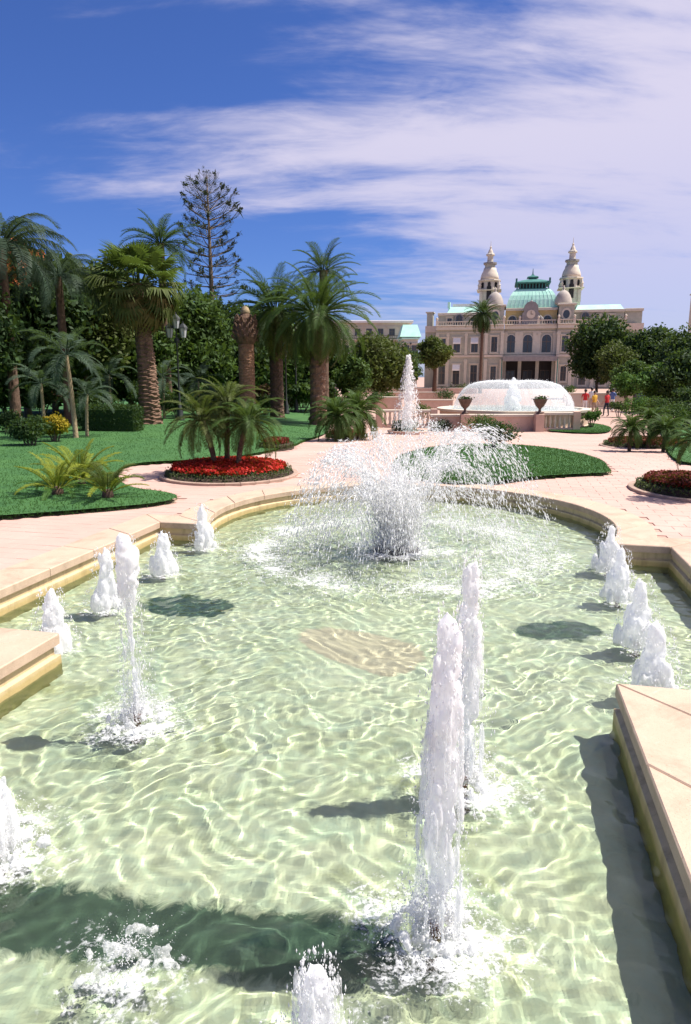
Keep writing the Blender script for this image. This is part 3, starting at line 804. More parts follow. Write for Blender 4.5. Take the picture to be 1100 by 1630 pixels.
pygmy('pygmy palm upright in the middle of the bright red flower bed', 362, 742, 362, 640, 22, 34, .88, pyo)
pygmy('pygmy palm leaning right in the bright red flower bed', 378, 748, 396, 670, 23, 36, .95)
def bush_palm(label, px, py, spec, seed, mesh=None):
    for k, (dx, top, sc, n, dd, lab) in enumerate(spec):
        p = gnd(px + dx, py + dd, .12); palm('clump_palm', label + ' ' + lab, p, max(.15, hgt(px + dx, top, p.y)), .05, .05, BARK_DARK, (mesh or pyg), n, -.6, 1.45, seed + k, sc, rows=8, r_off=.05, dead=pyo, ndead=6)
bush_palm('bushy palm in the bed behind the spray,', 552, 697, [(-16, 668, 1.3, 56, 0, 'left one'), (18, 662, 1.35, 58, -2, 'right one')], 31)
bush_palm('bushy palm in the dark red bed at right,', 1028, 711, [(-26, 690, .72, 58, 1, 'left one'), (4, 674, .8, 66, -3, 'tallest one'), (28, 690, .72, 58, 2, 'right one')], 41)
bush_palm('small palm over the near red bed at the right edge,', 1108, 783, [(-2, 712, .62, 44, 0, 'leaning over the path')], 51)
# cycads at the lawn corner
cyc = fronds('feather_cycad', lambda s: frond_feather(.95, .75 + .25 * s, 34, .17, .022, .35, 80 + s, .6), L_YEL, 4)
cyc2 = fronds('feather_cycad_dark', lambda s: frond_feather(.9, .9 + .3 * s, 32, .16, .02, .3, 90 + s, .6), L_LIGHT, 3)
def cycad(label, px, py, n, sc, seed, el0=.1, el1=1.5, ms=None, dead=None):
    p = gnd(px, py, .05); root = empty('cycad', p); tag(root, label, 'cycad', 'cycads at the lawn corner')
    mb = MB(); mb.lathe([(.09, -.1), (.1, .05), (.08, .12), (.03, .15)], 10); mb.build('stem', BARK_DARK, root, True)
    crown_fronds(root, (0, 0, .1), ms or cyc, n, el0, el1, random.Random(seed), sc, r_off=.06, dead=dead, ndead=n // 3)
cycad('bright yellow green cycad, biggest of three at the lawn corner', 128, 772, 26, .95, 1, -.1, 1.45)
cycad('half shaded cycad left of the biggest one at the lawn corner', 92, 788, 20, .78, 2, .15, 1.45, cyc, cyc2)
cycad('upright olive cycad closest to the tip of the lawn', 172, 793, 18, .72, 3, .5, 1.45, pyo, cyc)
# bare trunk
def bare_trunk():
    p = base(393, 36); root = empty('bare_palm_trunk', p); tag(root, 'bare brown palm trunk with pruned bulging top, no fronds', 'palm trunk')
    h = hgt(393, 548, 36); obj('trunk', palm_trunk(h, .42, .40, mat_bark('bark_shaved', (.20, .10, .06), (.36, .20, .12), 4), 5, 24, (0, 0), .05, flare=1.1), root)
    mb = MB(); mb.lathe([(.40, h - .02), (.48, h + .1), (.58, h + .35), (.55, h + .7), (.44, h + 1.0), (.36, h + 1.3), (.24, h + 1.5)], 14); top = mb.mesh('pruned_head', BARK_RED)
    obj('pruned_head', top, root)
    rn = random.Random(4); mb = MB(); mb.prism([(-.06, -.03), (.06, -.03), (.04, .04), (-.04, .04)], 0, .3, 0, .01); me = mb.mesh('frond_stub', BARK_RED)
    for k in range(56):
        t = k / 56; a = k * 2.4; rr = .56 - .2 * t; o = obj('frond_stub', me, root); o.location = (rr * math.cos(a), rr * math.sin(a), h + .15 + 1.1 * t); o.rotation_euler = (0, R(35), a)
    mb = MB(); mb.lathe([(.22, h + 1.45), (.26, h + 1.6), (.17, h + 1.8), (.05, h + 1.9)], 10); mb.build('cut_heart', BARK_PALE, root, True)
bare_trunk()
# Norfolk pine
def norfolk():
    Y = 62; p = base(341, Y); root = empty('norfolk_pine', p); tag(root, 'tall sparse grey pine with tiered branches against the sky', 'pine tree')
    H_ = hgt(341, 278, Y); mb = MB(); mb.tube([(0, 0, -.2), (.05, 0, H_ * .5), (0, 0, H_)], [.34, .2, .03], 9); mb.build('trunk', BARK, root, True)
    rs = np.random.RandomState(6); meshes = []
    for s in range(4):
        mb = MB(); L = 1.0; pts = [(0, 0, 0), (.35, 0, .02), (.7, 0, .10 if s % 2 else .05), (1.0, 0, .24)]
        mb.tube(pts, [.018, .014, .010, .006], 4, 0)
        for k in range(24):
            t = .3 + .7 * k / 24; j = min(2, int(t * 3)); b = Vector(pts[j]).lerp(Vector(pts[j + 1]), t * 3 - j); sd = 1 if k % 2 else -1
            l = .34 * (1 - .45 * t) * rs.uniform(.7, 1.2); e = b + Vector((.55 * l, sd * l * .85, .12 * l)); w = Vector((.009, 0, .003)); up = Vector((0, 0, .009))
            mb.add([b, e + w, e - w], [(0, 1, 2)], 1); mb.add([b, e + up, e - up], [(0, 1, 2)], 1)
        for k in range(22):
            b = Vector(pts[3]) + Vector(rs.normal(size=3)) * .035; v = Vector(rs.normal(size=3)) * .06; w = Vector(rs.normal(size=3)) * .02
            mb.add([b - w, b + w, b + v], [(0, 1, 2)], 1)
        meshes.append(mb.mesh('branch', [BARK, L_PINE]))
    z = H_ * .28; tier = 0
    while z < H_ - .1:
        t = (z - H_ * .28) / (H_ * .72); rad = 2.9 * min(1, .22 + (1 - t) * 3.6); nb = 6
        for k in range(nb):
            a = 2 * math.pi * k / nb + tier * .5 + rs.uniform(-.15, .15); s = rad * rs.uniform(.75, 1.1)
            o = obj('branch', meshes[(k + tier) % 4], root); o.location = (0, 0, z + rs.uniform(-.06, .06)); o.rotation_euler = (rs.uniform(-.2, .2), -(-.10 + .75 * t ** 1.6) + rs.uniform(-.07, .07), a); o.scale = (s, s, s)
        z += .95 - .35 * t; tier += 1
norfolk()

# ------------------------------------------------------------------ trees and shrubs
def T(px, Y, wpx, ytop, ybot, label, mat, seed, clumps=40, per=170, leaf=.2, name='leafy_tree', group='trees behind the lawn', **k):
    b = base(px, Y); zt = at(px, ytop, Y).z - b.z; zb = max(.4, at(px, ybot, Y).z - b.z); rx = wpx / ppm(Y) / 2
    return leaf_tree(name, label, 'tree', b, zt, (rx, rx * .8, (zt - zb) / 2, (zt + zb) / 2), mat, seed, clumps, per, leaf, group, **k)
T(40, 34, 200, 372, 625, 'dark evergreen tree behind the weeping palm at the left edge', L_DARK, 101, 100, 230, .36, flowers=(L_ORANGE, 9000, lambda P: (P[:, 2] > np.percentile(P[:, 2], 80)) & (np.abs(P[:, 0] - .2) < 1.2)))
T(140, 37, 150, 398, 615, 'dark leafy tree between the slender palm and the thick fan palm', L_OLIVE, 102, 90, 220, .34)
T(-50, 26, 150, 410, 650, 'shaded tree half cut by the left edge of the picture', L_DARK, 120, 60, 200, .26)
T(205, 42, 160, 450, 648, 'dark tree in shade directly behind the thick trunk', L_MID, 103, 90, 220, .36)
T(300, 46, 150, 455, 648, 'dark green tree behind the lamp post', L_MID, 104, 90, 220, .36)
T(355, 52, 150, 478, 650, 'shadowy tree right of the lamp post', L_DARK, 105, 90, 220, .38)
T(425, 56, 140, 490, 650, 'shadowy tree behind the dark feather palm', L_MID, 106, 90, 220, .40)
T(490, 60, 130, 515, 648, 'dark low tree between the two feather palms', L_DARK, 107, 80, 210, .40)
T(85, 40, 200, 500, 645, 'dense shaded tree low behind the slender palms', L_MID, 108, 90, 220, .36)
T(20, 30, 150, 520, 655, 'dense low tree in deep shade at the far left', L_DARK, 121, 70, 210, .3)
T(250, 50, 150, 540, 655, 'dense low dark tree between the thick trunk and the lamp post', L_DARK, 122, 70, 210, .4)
T(600, 62, 100, 528, 632, 'olive green tree in front of the pale hotel', L_OLIVE, 109, 60, 190, .34)
T(563, 58, 60, 565, 640, 'mid green small tree left of the olive tree', L_MID, 110, 40, 180, .32)
T(640, 88, 60, 545, 618, 'dark tree behind the top of the far jet', L_DARK, 111, 44, 180, .42)
T(692, 92, 62, 535, 590, 'round headed tree with dark trunk at the palace corner', L_OLIVE, 112, 44, 180, .4, trunk_r=.28, bark=BARK_DARK)
T(952, 84, 104, 502, 618, 'big round dark tree in front of the right wing', L_DARK, 113, 90, 210, .45, group='trees on the right of the square')
T(975, 76, 66, 545, 612, 'olive tree just in front of the big round dark tree', L_OLIVE, 114, 34, 150, .3, group='trees on the right of the square')
T(1035, 80, 130, 522, 625, 'wide dark tree right of the palace', L_DARK, 115, 90, 210, .45, group='trees on the right of the square')
T(1100, 70, 100, 522, 625, 'dark tree cut by the right edge against the sky', L_DARK, 116, 70, 200, .42, group='trees on the right of the square')
T(1055, 52, 90, 578, 640, 'bright green leafy tree below the dark trees at right', L_LIGHT, 117, 50, 190, .28, group='trees on the right of the square')
T(1000, 58, 50, 590, 640, 'small pale green tree beside the people', L_LIGHT, 118, 26, 140, .2, group='trees on the right of the square')
T(1098, 36, 80, 608, 668, 'low dark bush like tree at the right edge', L_DARK, 119, 34, 170, .16, group='trees on the right of the square')
def S(px, py, wpx, hpx, label, mat, seed, n=1800, leaf=.09, name='shrub', cat='shrub', off=0.0, **k):
    p = gnd(px, py, off); w = wpx / ppm(p.y) / 2; h = hpx / ppm(p.y)
    return shrub(name, label, cat, p, (w, w * .8, h), mat, seed, n, leaf, **k)
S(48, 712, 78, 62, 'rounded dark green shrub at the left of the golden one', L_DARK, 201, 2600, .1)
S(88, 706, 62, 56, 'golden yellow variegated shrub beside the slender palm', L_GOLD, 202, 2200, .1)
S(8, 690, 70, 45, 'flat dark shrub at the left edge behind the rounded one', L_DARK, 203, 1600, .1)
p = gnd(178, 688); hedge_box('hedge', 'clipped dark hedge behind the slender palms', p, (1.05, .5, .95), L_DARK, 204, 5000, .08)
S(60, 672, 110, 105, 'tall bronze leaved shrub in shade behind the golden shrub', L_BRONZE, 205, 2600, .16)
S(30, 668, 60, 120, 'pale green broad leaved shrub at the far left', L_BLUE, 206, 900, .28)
S(285, 668, 66, 52, 'dark shrub at the foot of the lamp post', L_DARK, 207, 1800, .12)
S(345, 664, 90, 60, 'grey green shrub behind the pygmy palms', L_BLUE, 208, 1900, .14)
S(462, 656, 42, 30, 'yellowish shrub at the foot of the feather palms', L_OLIVE, 209, 1000, .12)
S(420, 662, 60, 40, 'dark shrub at the foot of the bare trunk', L_DARK, 210, 1500, .12)
S(210, 684, 34, 20, 'small fresh green plant at the foot of the thick fan palm', L_LIGHT, 211, 500, .1)
S(788, 716, 84, 52, 'dark rounded bush on the lawn island behind the spray', L_DARK, 212, 2600, .08)
S(764, 692, 74, 34, 'leafy bush in front of the far basin wall', L_MID, 213, 1800, .09)
S(700, 686, 52, 20, 'low plant with pale leaves in front of the balustrade', L_BLUE, 214, 900, .09)
S(640, 690, 66, 22, 'low greyish plants around the foot of the far jet', L_BLUE, 215, 1100, .09)
S(940, 682, 36, 40, 'pale green spiky clump below the people', L_LIGHT, 216, 900, .13)
S(915, 676, 30, 30, 'yellow green spiky clump at the end of the balustrade', L_OLIVE, 217, 700, .12)
S(1068, 690, 70, 60, 'dark green bush behind the bushy palms at right', L_MID, 218, 2000, .1)
S(588, 652, 54, 42, 'dark clipped bush at the left end of the far terrace', L_DARK, 219, 1600, .12)
S(520, 664, 60, 34, 'mid green shrub behind the palm bush', L_MID, 220, 1500, .11)

T(1010, 66, 70, 575, 628, 'mid green tree between the big dark tree and the bright one', L_MID, 130, 46, 180, .32, group='trees on the right of the square')
T(1085, 50, 80, 560, 650, 'dark green tree behind the pavilion at the right edge', L_DARK, 131, 50, 190, .28, group='trees on the right of the square')
S(1010, 668, 60, 44, 'light green shrub behind the bushy palms, right of the people', L_LIGHT, 231, 1800, .13)
S(1050, 672, 70, 50, 'mid green shrub beside the light green one at right', L_MID, 232, 1900, .12)
S(1098, 684, 90, 60, 'dark shrub at the right edge behind the lawn', L_DARK, 233, 2200, .12)
S(985, 664, 40, 30, 'small dark shrub right behind the people', L_DARK, 234, 900, .13)
S(1045, 652, 80, 40, 'clipped looking green shrub under the bright tree', L_MID, 235, 1600, .15)
S(672, 664, 40, 26, 'small olive shrub right of the far jet', L_OLIVE, 236, 700, .12)
S(615, 648, 40, 30, 'small green shrub left of the far jet on the terrace', L_MID, 237, 900, .14)
S(706, 640, 44, 24, 'dark planter shrub on the square left of the dome fountain', L_DARK, 238, 700, .16)
S(735, 626, 40, 16, 'low shrub in front of the left palace wing', L_OLIVE, 239, 500, .25)
S(640, 628, 46, 22, 'dark low shrub on the square behind the far jet', L_DARK, 240, 600, .25)
S(905, 632, 30, 22, 'small green shrub at the left end of the long parapet', L_MID, 241, 500, .2)
S(150, 668, 80, 64, 'dark shaded shrub behind the clipped hedge', L_DARK, 242, 2200, .16)
S(240, 660, 90, 66, 'dark shrub behind the foot of the thick fan palm', L_DARK, 243, 2200, .18)
S(390, 655, 80, 46, 'shaded shrub behind the bare trunk', L_BLUE, 244, 1700, .16)
S(480, 650, 60, 40, 'dark shrub between the feather palm trunks', L_DARK, 245, 1600, .16)

for lab, px, py, tx, ty, sd, n, sc in (('young palm with a short pale trunk left of the slender palm', 72, 690, 66, 610, 61, 14, .8), ('young palm in shade behind the clipped hedge', 178, 672, 180, 596, 62, 14, .95), ('young palm in shade right of the thick fan palm', 262, 668, 262, 600, 63, 13, .9), ('leafy young palm in shade near the lamp post', 318, 664, 316, 606, 64, 14, 1.0)):
    p = gnd(px, py); palm('young_palm', lab, p, hgt(tx, ty, p.y), .07, .05, BARK_PALE, fk, n, -.4, 1.35, sd, sc, rows=12, boots=.06, r_off=.05)

rnu = random.Random(12)
UNDER = ['bronze shaded shrub at the left edge under the weeping palm', 'dark shaded shrub left of the rounded green shrub', 'mid green shaded shrub behind the rounded green shrub', 'dark shaded shrub behind the golden shrub',
         'bronze shaded shrub behind the slender pale palm', 'dark shaded shrub behind the shorter pale palm', 'mid green shaded shrub above the clipped hedge', 'dark shaded shrub left of the thick fan palm trunk', 'bronze shaded shrub right of the thick fan palm trunk',
         'dark shaded shrub left of the lamp post', 'mid green shaded shrub right of the lamp post', 'dark shaded shrub left of the bare trunk', 'bronze shaded shrub right of the bare trunk', 'dark shaded shrub behind the dark feather palm trunk',
         'mid green shaded shrub between the feather palm trunks', 'dark shaded shrub right of the large feather palm trunk']
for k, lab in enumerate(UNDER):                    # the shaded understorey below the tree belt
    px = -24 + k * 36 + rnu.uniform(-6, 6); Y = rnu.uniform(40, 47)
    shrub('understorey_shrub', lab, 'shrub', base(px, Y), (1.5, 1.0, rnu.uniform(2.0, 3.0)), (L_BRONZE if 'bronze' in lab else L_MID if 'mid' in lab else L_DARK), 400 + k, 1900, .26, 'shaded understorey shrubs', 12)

# the belt goes on beyond the frame on both sides
for px, Y, wd, yt, yb, lab, m, sd in ((-130, 34, 200, 390, 640, 'dark tree beyond the left edge, next to the weeping palm', L_DARK, 501), (-260, 38, 220, 410, 640, 'second dark tree beyond the left edge', L_MID, 502), (-420, 42, 240, 400, 640, 'third broad tree beyond the left edge', L_DARK, 503), (-600, 44, 260, 420, 640, 'fourth olive tree beyond the left edge', L_OLIVE, 504), (-800, 46, 280, 410, 640, 'outermost dark tree on the left', L_DARK, 505),
                                     (1190, 60, 160, 520, 640, 'dark tree beyond the right edge', L_DARK, 506), (1330, 56, 180, 500, 640, 'second tree beyond the right edge', L_MID, 507), (1500, 60, 220, 510, 640, 'outermost tree on the right', L_DARK, 508)):
    T(px, Y, wd, yt, yb, lab, m, sd, 60, 150, .45, group='trees beyond the edges of the view')
# ------------------------------------------------------------------ the palace
def mat_stone(name, a, b, scale=1.2):
    t = NT(name); f = t.noise(scale, 6, .65); g = t.noise(18, 4, .6)
    c = t.mix(t.map(f, .3, .7), a, b); c = t.mix(t.map(g, .5, .85, 0, .35), c, tuple(x * .55 for x in a))
    return t.end(t.pbr(c, .85, t.bump(g, .25, .03)))
S_WALL = mat_stone('palace_stone', (.33, .325, .27), (.44, .43, .36))
S_TRIM = mat_stone('palace_trim', (.52, .475, .39), (.62, .57, .47))
S_PALE = mat_stone('palace_pale', (.54, .46, .37), (.64, .56, .46))
S_CUP = mat_stone('cupola_lead', (.36, .31, .27), (.47, .41, .36))
S_YEL = mat_stone('attic_ochre', (.50, .38, .16), (.62, .48, .24))
S_GREY = mat_stone('slate_grey', (.20, .19, .19), (.30, .28, .27))
S_GREEN = mat_stone('verdigris_roof', (.38, .70, .57), (.52, .82, .68), .6)
S_TEAL = mat_stone('dark_verdigris', (.03, .13, .12), (.06, .22, .19), .8)
S_DARK = simple('dark_opening', (.018, .015, .014), .6, .2, 2, 0)
S_FRAME = simple('window_frame', (.10, .075, .055), .6, .2, 5, 0)
S_WHITE = simple('awning_white', (.80, .78, .74), .8, .05, 3, 0)
t_ = NT('window_glass'); S_GLASS = t_.end(t_.pbr((.05, .055, .06), .12, None, **{'Specular IOR Level': .6}))
PY = 160.0; pc = base(845, PY); PAL = empty('palace', pc, -AX)
tag(PAL, 'cream baroque palace with twin towers and green copper dome', 'building')
KX, KZ = 7.16, 6.93
def X(px): return (px - 845) / KX
def Z(py): return (618 - py) / KZ
def part(name, mat, parent=PAL, smooth=False, **k):
    def go(mb): return mb.build(name, mat, parent, smooth, **k)
    return go
mb = MB(); mb.box(X(688), X(768), 0, 16, 0, Z(526)); part('wall', S_WALL)(mb)
mb = MB(); mb.box(X(668), X(688) - .003, 2.5, 16, 0, Z(528)); part('wall', S_WALL)(mb)
mb = MB(); mb.box(X(908), X(985), 0, 16, 0, Z(526)); part('wall', S_WALL)(mb)
mb = MB(); mb.box(X(985) + .003, X(1013), 1.2, 16, 0, Z(530)); part('wall', S_WALL)(mb)
for a, b in ((768, 799), (882, 908)):
    mb = MB(); mb.box(X(a), X(b), -1.5, 12, 0, Z(526)); part('pavilion_wall', S_WALL)(mb)
mb = MB(); mb.box(X(799), X(882), -.5, 12, Z(566), Z(526)); part('wall', S_WALL)(mb)
# entrance: recessed dark hall behind piers under a marquise
mb = MB(); mb.box(X(799), X(882), 3.2, 3.5, 0, Z(566)); part('hall_wall', S_DARK)(mb)
for k, c in enumerate((812, 840, 868)):
    mb = MB(); mb.box(X(c) - 1.1, X(c) + 1.1, 3.1, 3.18, 0, 4.2); d = part('door', S_FRAME)(mb)
    mb = MB(); mb.box(X(c) - .95, X(c) - .06, 3.06, 3.09, .4, 4.0); mb.build('pane', S_GLASS, d); mb = MB(); mb.box(X(c) + .06, X(c) + .95, 3.06, 3.09, .4, 4.0); mb.build('pane', S_GLASS, d)
for c in (801.5, 826, 854, 879.5):
    mb = MB(); mb.box(X(c) - .38, X(c) + .38, -.45, .35, 0, Z(570), 0, .05); part('pier', S_WALL)(mb)
mb = MB(); mb.box(X(797), X(884), -4.6, -1.52, Z(573), Z(570)); mb.box(X(799), X(882), -4.8, -4.62, Z(576), Z(569)); part('marquise', S_GREY)(mb)
for c in (797.5, 883.5):
    mb = MB(); mb.tube([(X(c), -4.5, 0), (X(c), -4.5, Z(573))], .12, 8); part('marquise_post', S_TEAL)(mb)
# string course, cornice, balustrade
def runs(name, mat, z0, z1, prj):
    for a, b, y in ((688, 767.5, 0), (768, 799, -1.5), (799.4, 881.6, -.5), (882, 908, -1.5), (908.5, 985, 0)):
        mb = MB(); mb.box(X(a) + .01, X(b) - .01, y - prj, y + .4, z0, z1, 0, .05); part(name, mat)(mb)
runs('string_course', S_PALE, Z(569), Z(565.5), .28)
runs('string_course', S_TRIM, Z(531), Z(529.5), .18)
runs('cornice', S_TRIM, Z(526), Z(520.5), .7)
runs('cornice', S_PALE, Z(520.4), Z(519), .95)
def balustrade(a, b, y, z0, z1, parent=PAL, step=.55):
    mb = MB(); mb.box(X(a), X(b), y - .12, y + .12, z1 - .22, z1); r = mb.build('balustrade', S_PALE, parent)
    mb = MB(); mb.lathe([(.09, 0), (.14, .25), (.07, .6), (.1, z1 - z0 - .22)], 6); me = mb.mesh('baluster', S_PALE, True)
    n = int((X(b) - X(a)) / step)
    for i in range(n): obj('baluster', me, r, (X(a) + (i + .5) * step, y, z0))
for a, b, y in ((690, 766, -.2), (770, 797, -1.7), (801, 880, -.7), (884, 906, -1.7), (910, 984, -.2)): balustrade(a, b, y, Z(519), Z(512.5))
for a, y in ((689.2, -.2), (768.7, -1.7), (798.3, -1.7), (883, -1.7), (907, -1.7), (985, -.2), (823, -.7), (852, -.7)):
    mb = MB(); mb.box(X(a) - .25, X(a) + .25, y - .25, y + .25, Z(519), Z(511), 0, .05); mb.lathe([(.12, Z(511)), (.3, Z(509)), (.26, Z(507)), (.08, Z(506))], 8, (X(a), y)); part('pedestal_urn', S_PALE)(mb)
# pilasters
def pil(c, y, w=.36, z0=565, z1=531):
    mb = MB(); mb.box(X(c) - w, X(c) + w, y - .22, y + .05, Z(z0), Z(z1)); mb.box(X(c) - w * 1.25, X(c) + w * 1.25, y - .3, y + .05, Z(z1 + 4), Z(z1 + 1.5)); mb.box(X(c) - w * 1.2, X(c) + w * 1.2, y - .28, y + .05, Z(z0), Z(z0 - 2.2)); part('pilaster', S_TRIM)(mb)
for c in (801.5, 820, 826, 848, 854, 879.5): pil(c, -.5, .42)
for c in (771, 796.5, 884.5, 905): pil(c, -1.5, .34)
for c in (690.5, 708, 738, 766): pil(c, 0, .3)
for c in (911, 940, 970, 983): pil(c, 0, .3)
for c in (690.5, 708, 738, 911, 940, 970, 983): pil(c, 0, .34, 616, 572)
for c in (771, 796.5, 884.5, 905): pil(c, -1.5, .36, 616, 572)
# windows
def arch_pts(w, h, n=8, rise=1.0):
    P = [(-w, 0), (w, 0)]
    for i in range(n + 1): a = math.pi * i / n; P.append((w * math.cos(a), h - w * rise + w * rise * math.sin(a)))
    return P
def slab(P, y0, y1):                             # outline in x,z extruded in y
    n = len(P); V = [(x, y0, z) for x, z in P] + [(x, y1, z) for x, z in P]
    return V, [tuple(range(n)), tuple(range(2 * n - 1, n - 1, -1))] + [(i, n + i, n + (i + 1) % n, (i + 1) % n) for i in range(n)]
def window(c, y, zb, w, h, arched=False, awning=False, parent=PAL, surround=S_TRIM, glaz=S_GLASS, cx=None):
    x = X(c) if cx is None else cx; P = arch_pts(w, h) if arched else [(-w, 0), (w, 0), (w, h), (-w, h)]
    sc = lambda P, a, b: [(px * a, (pz - h / 2) * b + h / 2) for px, pz in P]
    mb = MB(); V, F = slab(sc(P, 1 + .26 / w, 1 + .4 / h), -.14, .05); mb.add([(a + x, b + y, d + zb) for a, b, d in V], F)
    mb.box(x - w - .4, x + w + .4, y - .34, y, zb - .42, zb - .2)
    if not arched: mb.box(x - w - .4, x + w + .4, y - .36, y, zb + h + .22, zb + h + .44)
    win = mb.build('window', surround, parent)
    mb = MB(); V, F = slab(P, -.19, -.145); mb.add([(a + x, b + y, d + zb) for a, b, d in V], F); mb.build('pane', glaz, win)
    mb = MB(); mb.box(x - .07, x + .07, y - .235, y - .192, zb, zb + h * .98); mb.box(x - w, x - .071, y - .235, y - .192, zb + h * .58, zb + h * .62); mb.box(x + .071, x + w, y - .235, y - .192, zb + h * .58, zb + h * .62); mb.build('frame', S_FRAME, win)
    if awning:
        mb = MB(); V = [(x - w - .1, y - .2, zb + h + .3), (x + w + .1, y - .2, zb + h + .3), (x + w + .1, y - 1.1, zb + h - .9), (x - w - .1, y - 1.1, zb + h - .9), (x + w + .1, y - 1.1, zb + h - 1.2), (x - w - .1, y - 1.1, zb + h - 1.2)]
        mb.add(V + [(a, b - .03, d - .03) for a, b, d in V], [(0, 1, 2, 3), (3, 2, 4, 5), (9, 8, 7, 6), (11, 10, 8, 9), (1, 7, 8, 2), (0, 3, 9, 6), (0, 6, 7, 1)]); mb.build('awning', S_WHITE, win)
for c, aw in ((699, 0), (723, 1), (752, 1), (925, 0), (955, 1), (976, 0)): window(c, 0, Z(561), .75, 3.1, False, aw)
for c in (784, 894.5): window(c, -1.5, Z(561), .65, 3.3)
for c in (810.5, 837, 866.5): window(c, -.5, Z(562), 1.0, 3.9, True)
for c, aw in ((699, 0), (723, 1), (752, 0), (925, 0), (955, 1), (976, 0)): window(c, 0, Z(612), .75, 4.4, False, aw)
for c in (784, 894.5): window(c, -1.5, Z(606), .6, 3.2)
# attic storey
def attic(a, b, y, ztop, mat): mb = MB(); mb.box(X(a), X(b), y, y + 10, Z(526), ztop); part('attic_wall', mat)(mb)
attic(690, 767.6, 1.4, Z(500), S_WALL); attic(800, 881.4, 1.2, Z(495), S_YEL); attic(908.6, 984, 1.4, Z(499), S_WALL)
attic(986, 1012, 2.2, Z(498), S_WALL)
for a, b in ((768, 799.6), (881.8, 908)): mb = MB(); mb.box(X(a) + .2, X(b) - .2, -.9, 9, Z(526), Z(491)); part('attic_wall', S_WALL)(mb)
for a, b, y, z in ((690, 767, 1.4, 500), (801, 881, 1.2, 495), (909, 984, 1.4, 499), (987, 1012.5, 2.2, 498)):
    mb = MB(); mb.box(X(a) - .1, X(b) + .1, y - .4, y + .3, Z(z) - .35, Z(z) + .25, 0, .06); part('attic_cornice', S_TRIM)(mb)
for a, b in ((768, 799.6), (881.8, 908)): mb = MB(); mb.box(X(a) - .15, X(b) + .15, -1.3, 9.2, Z(491), Z(488.5), 0, .08); part('attic_cornice', S_TRIM)(mb)
for c in (725, 925): window(c, .9, Z(518), .75, 2.3, True, surround=S_GREY)
for c in (709, 748, 943, 965): window(c, 1.4, Z(516), .5, 1.3, False, surround=S_TRIM)
for c in (811, 866.5): window(c, 1.2, Z(517), .85, 1.7, True, surround=S_TRIM)
for c in (784, 894.5):                            # oval windows
    x = X(c); ov = lambda s: [(s * .75 * math.cos(2 * math.pi * i / 16), s * .95 * math.sin(2 * math.pi * i / 16)) for i in range(16)]
    mb = MB(); V, F = slab(ov(1.45), -.2, .05); mb.add([(p + x, q - .9, r + Z(505)) for p, q, r in V], F); wn = part('oval_window', S_TRIM)(mb)
    mb = MB(); V, F = slab(ov(.95), -.26, -.21); mb.add([(p + x, q - .9, r + Z(505)) for p, q, r in V], F); mb.build('pane', S_GLASS, wn)
# clock gable
x = X(840); mb = MB(); V, F = slab([(-1.9, 0), (1.9, 0), (1.9, 2.4), (1.55, 2.7), (1.5, 4.0), (.9, 4.75), (0, 5.0), (-.9, 4.75), (-1.5, 4.0), (-1.55, 2.7), (-1.9, 2.4)], -.8, 1.1); mb.add([(a + x, b, d + Z(519)) for a, b, d in V], F); cg = part('clock_gable', S_GREY)(mb)
mb = MB(); V, F = slab([(.95 * math.cos(2 * math.pi * i / 20), .95 * math.sin(2 * math.pi * i / 20)) for i in range(20)], -.9, -.81); mb.add([(a + x, b, d + Z(504)) for a, b, d in V], F); mb.build('clock_face', S_PALE, cg)
mb = MB(); mb.box(x - .05, x + .05, -.95, -.905, Z(504), Z(504) + .7); mb.box(x, x + .5, -.95, -.905, Z(504) - .05, Z(504) + .05); mb.build('clock_hands', S_DARK, cg)
mb = MB(); mb.tube([(x, 0, Z(483)), (x, 0, Z(478))], .05, 5); mb.lathe([(.3, Z(486)), (.45, Z(484.8)), (.1, Z(482.5))], 8, (x, 0)); mb.build('finial', S_GREY, cg)
for s in (-1, 1): mb = MB(); mb.tube([(x + s * 2.3, -.3, Z(519)), (x + s * 2.4, -.3, Z(511)), (x + s * 1.9, -.3, Z(506))], [.4, .5, .25], 8); mb.build('statue', S_GREY, cg)
# green roofs of the wings
def hip(a, b, y0, y1, z0, z1, ins, ins2=None):
    mb = MB(); V = [(a, y0, z0), (b, y0, z0), (b, y1, z0), (a, y1, z0), (a + ins, y0 + 1.6, z1), (b - ins, y0 + 1.6, z1), (b - ins, y1 - 1.6, z1), (a + ins, y1 - 1.6, z1)]
    mb.add(V, [(0, 1, 5, 4), (1, 2, 6, 5), (2, 3, 7, 6), (3, 0, 4, 7), (4, 5, 6, 7)]); return mb
part('green_roof', S_GREEN)(hip(X(703), X(762), 3.2, 12, Z(499.4), Z(487), .5)); part('green_roof', S_GREEN)(hip(X(910), X(984), 2.2, 12, Z(497), Z(489), .6))
mb = MB(); mb.box(X(704), X(708), 3.5, 5, Z(489), Z(480)); part('green_chimney', S_GREEN)(mb)
mb = MB(); mb.box(X(712), X(752), 4.9, 9, Z(487), Z(482.5)); part('roof_lantern', S_WHITE)(mb)
mb = MB(); mb.box(X(669), X(679), 4, 7, Z(528), Z(496)); part('chimney', S_WALL)(mb)
mb = MB(); mb.box(X(667), X(681), 3.6, 7.4, Z(496), Z(494.5)); part('chimney_cap', S_TRIM)(mb)
mb = MB(); mb.box(X(668), X(688), 2.2, 3.2, Z(528), Z(518)); part('parapet', S_PALE)(mb)
mb = MB(); mb.box(X(986), X(1014), .9, 2.0, Z(530), Z(519)); part('parapet', S_PALE)(mb)
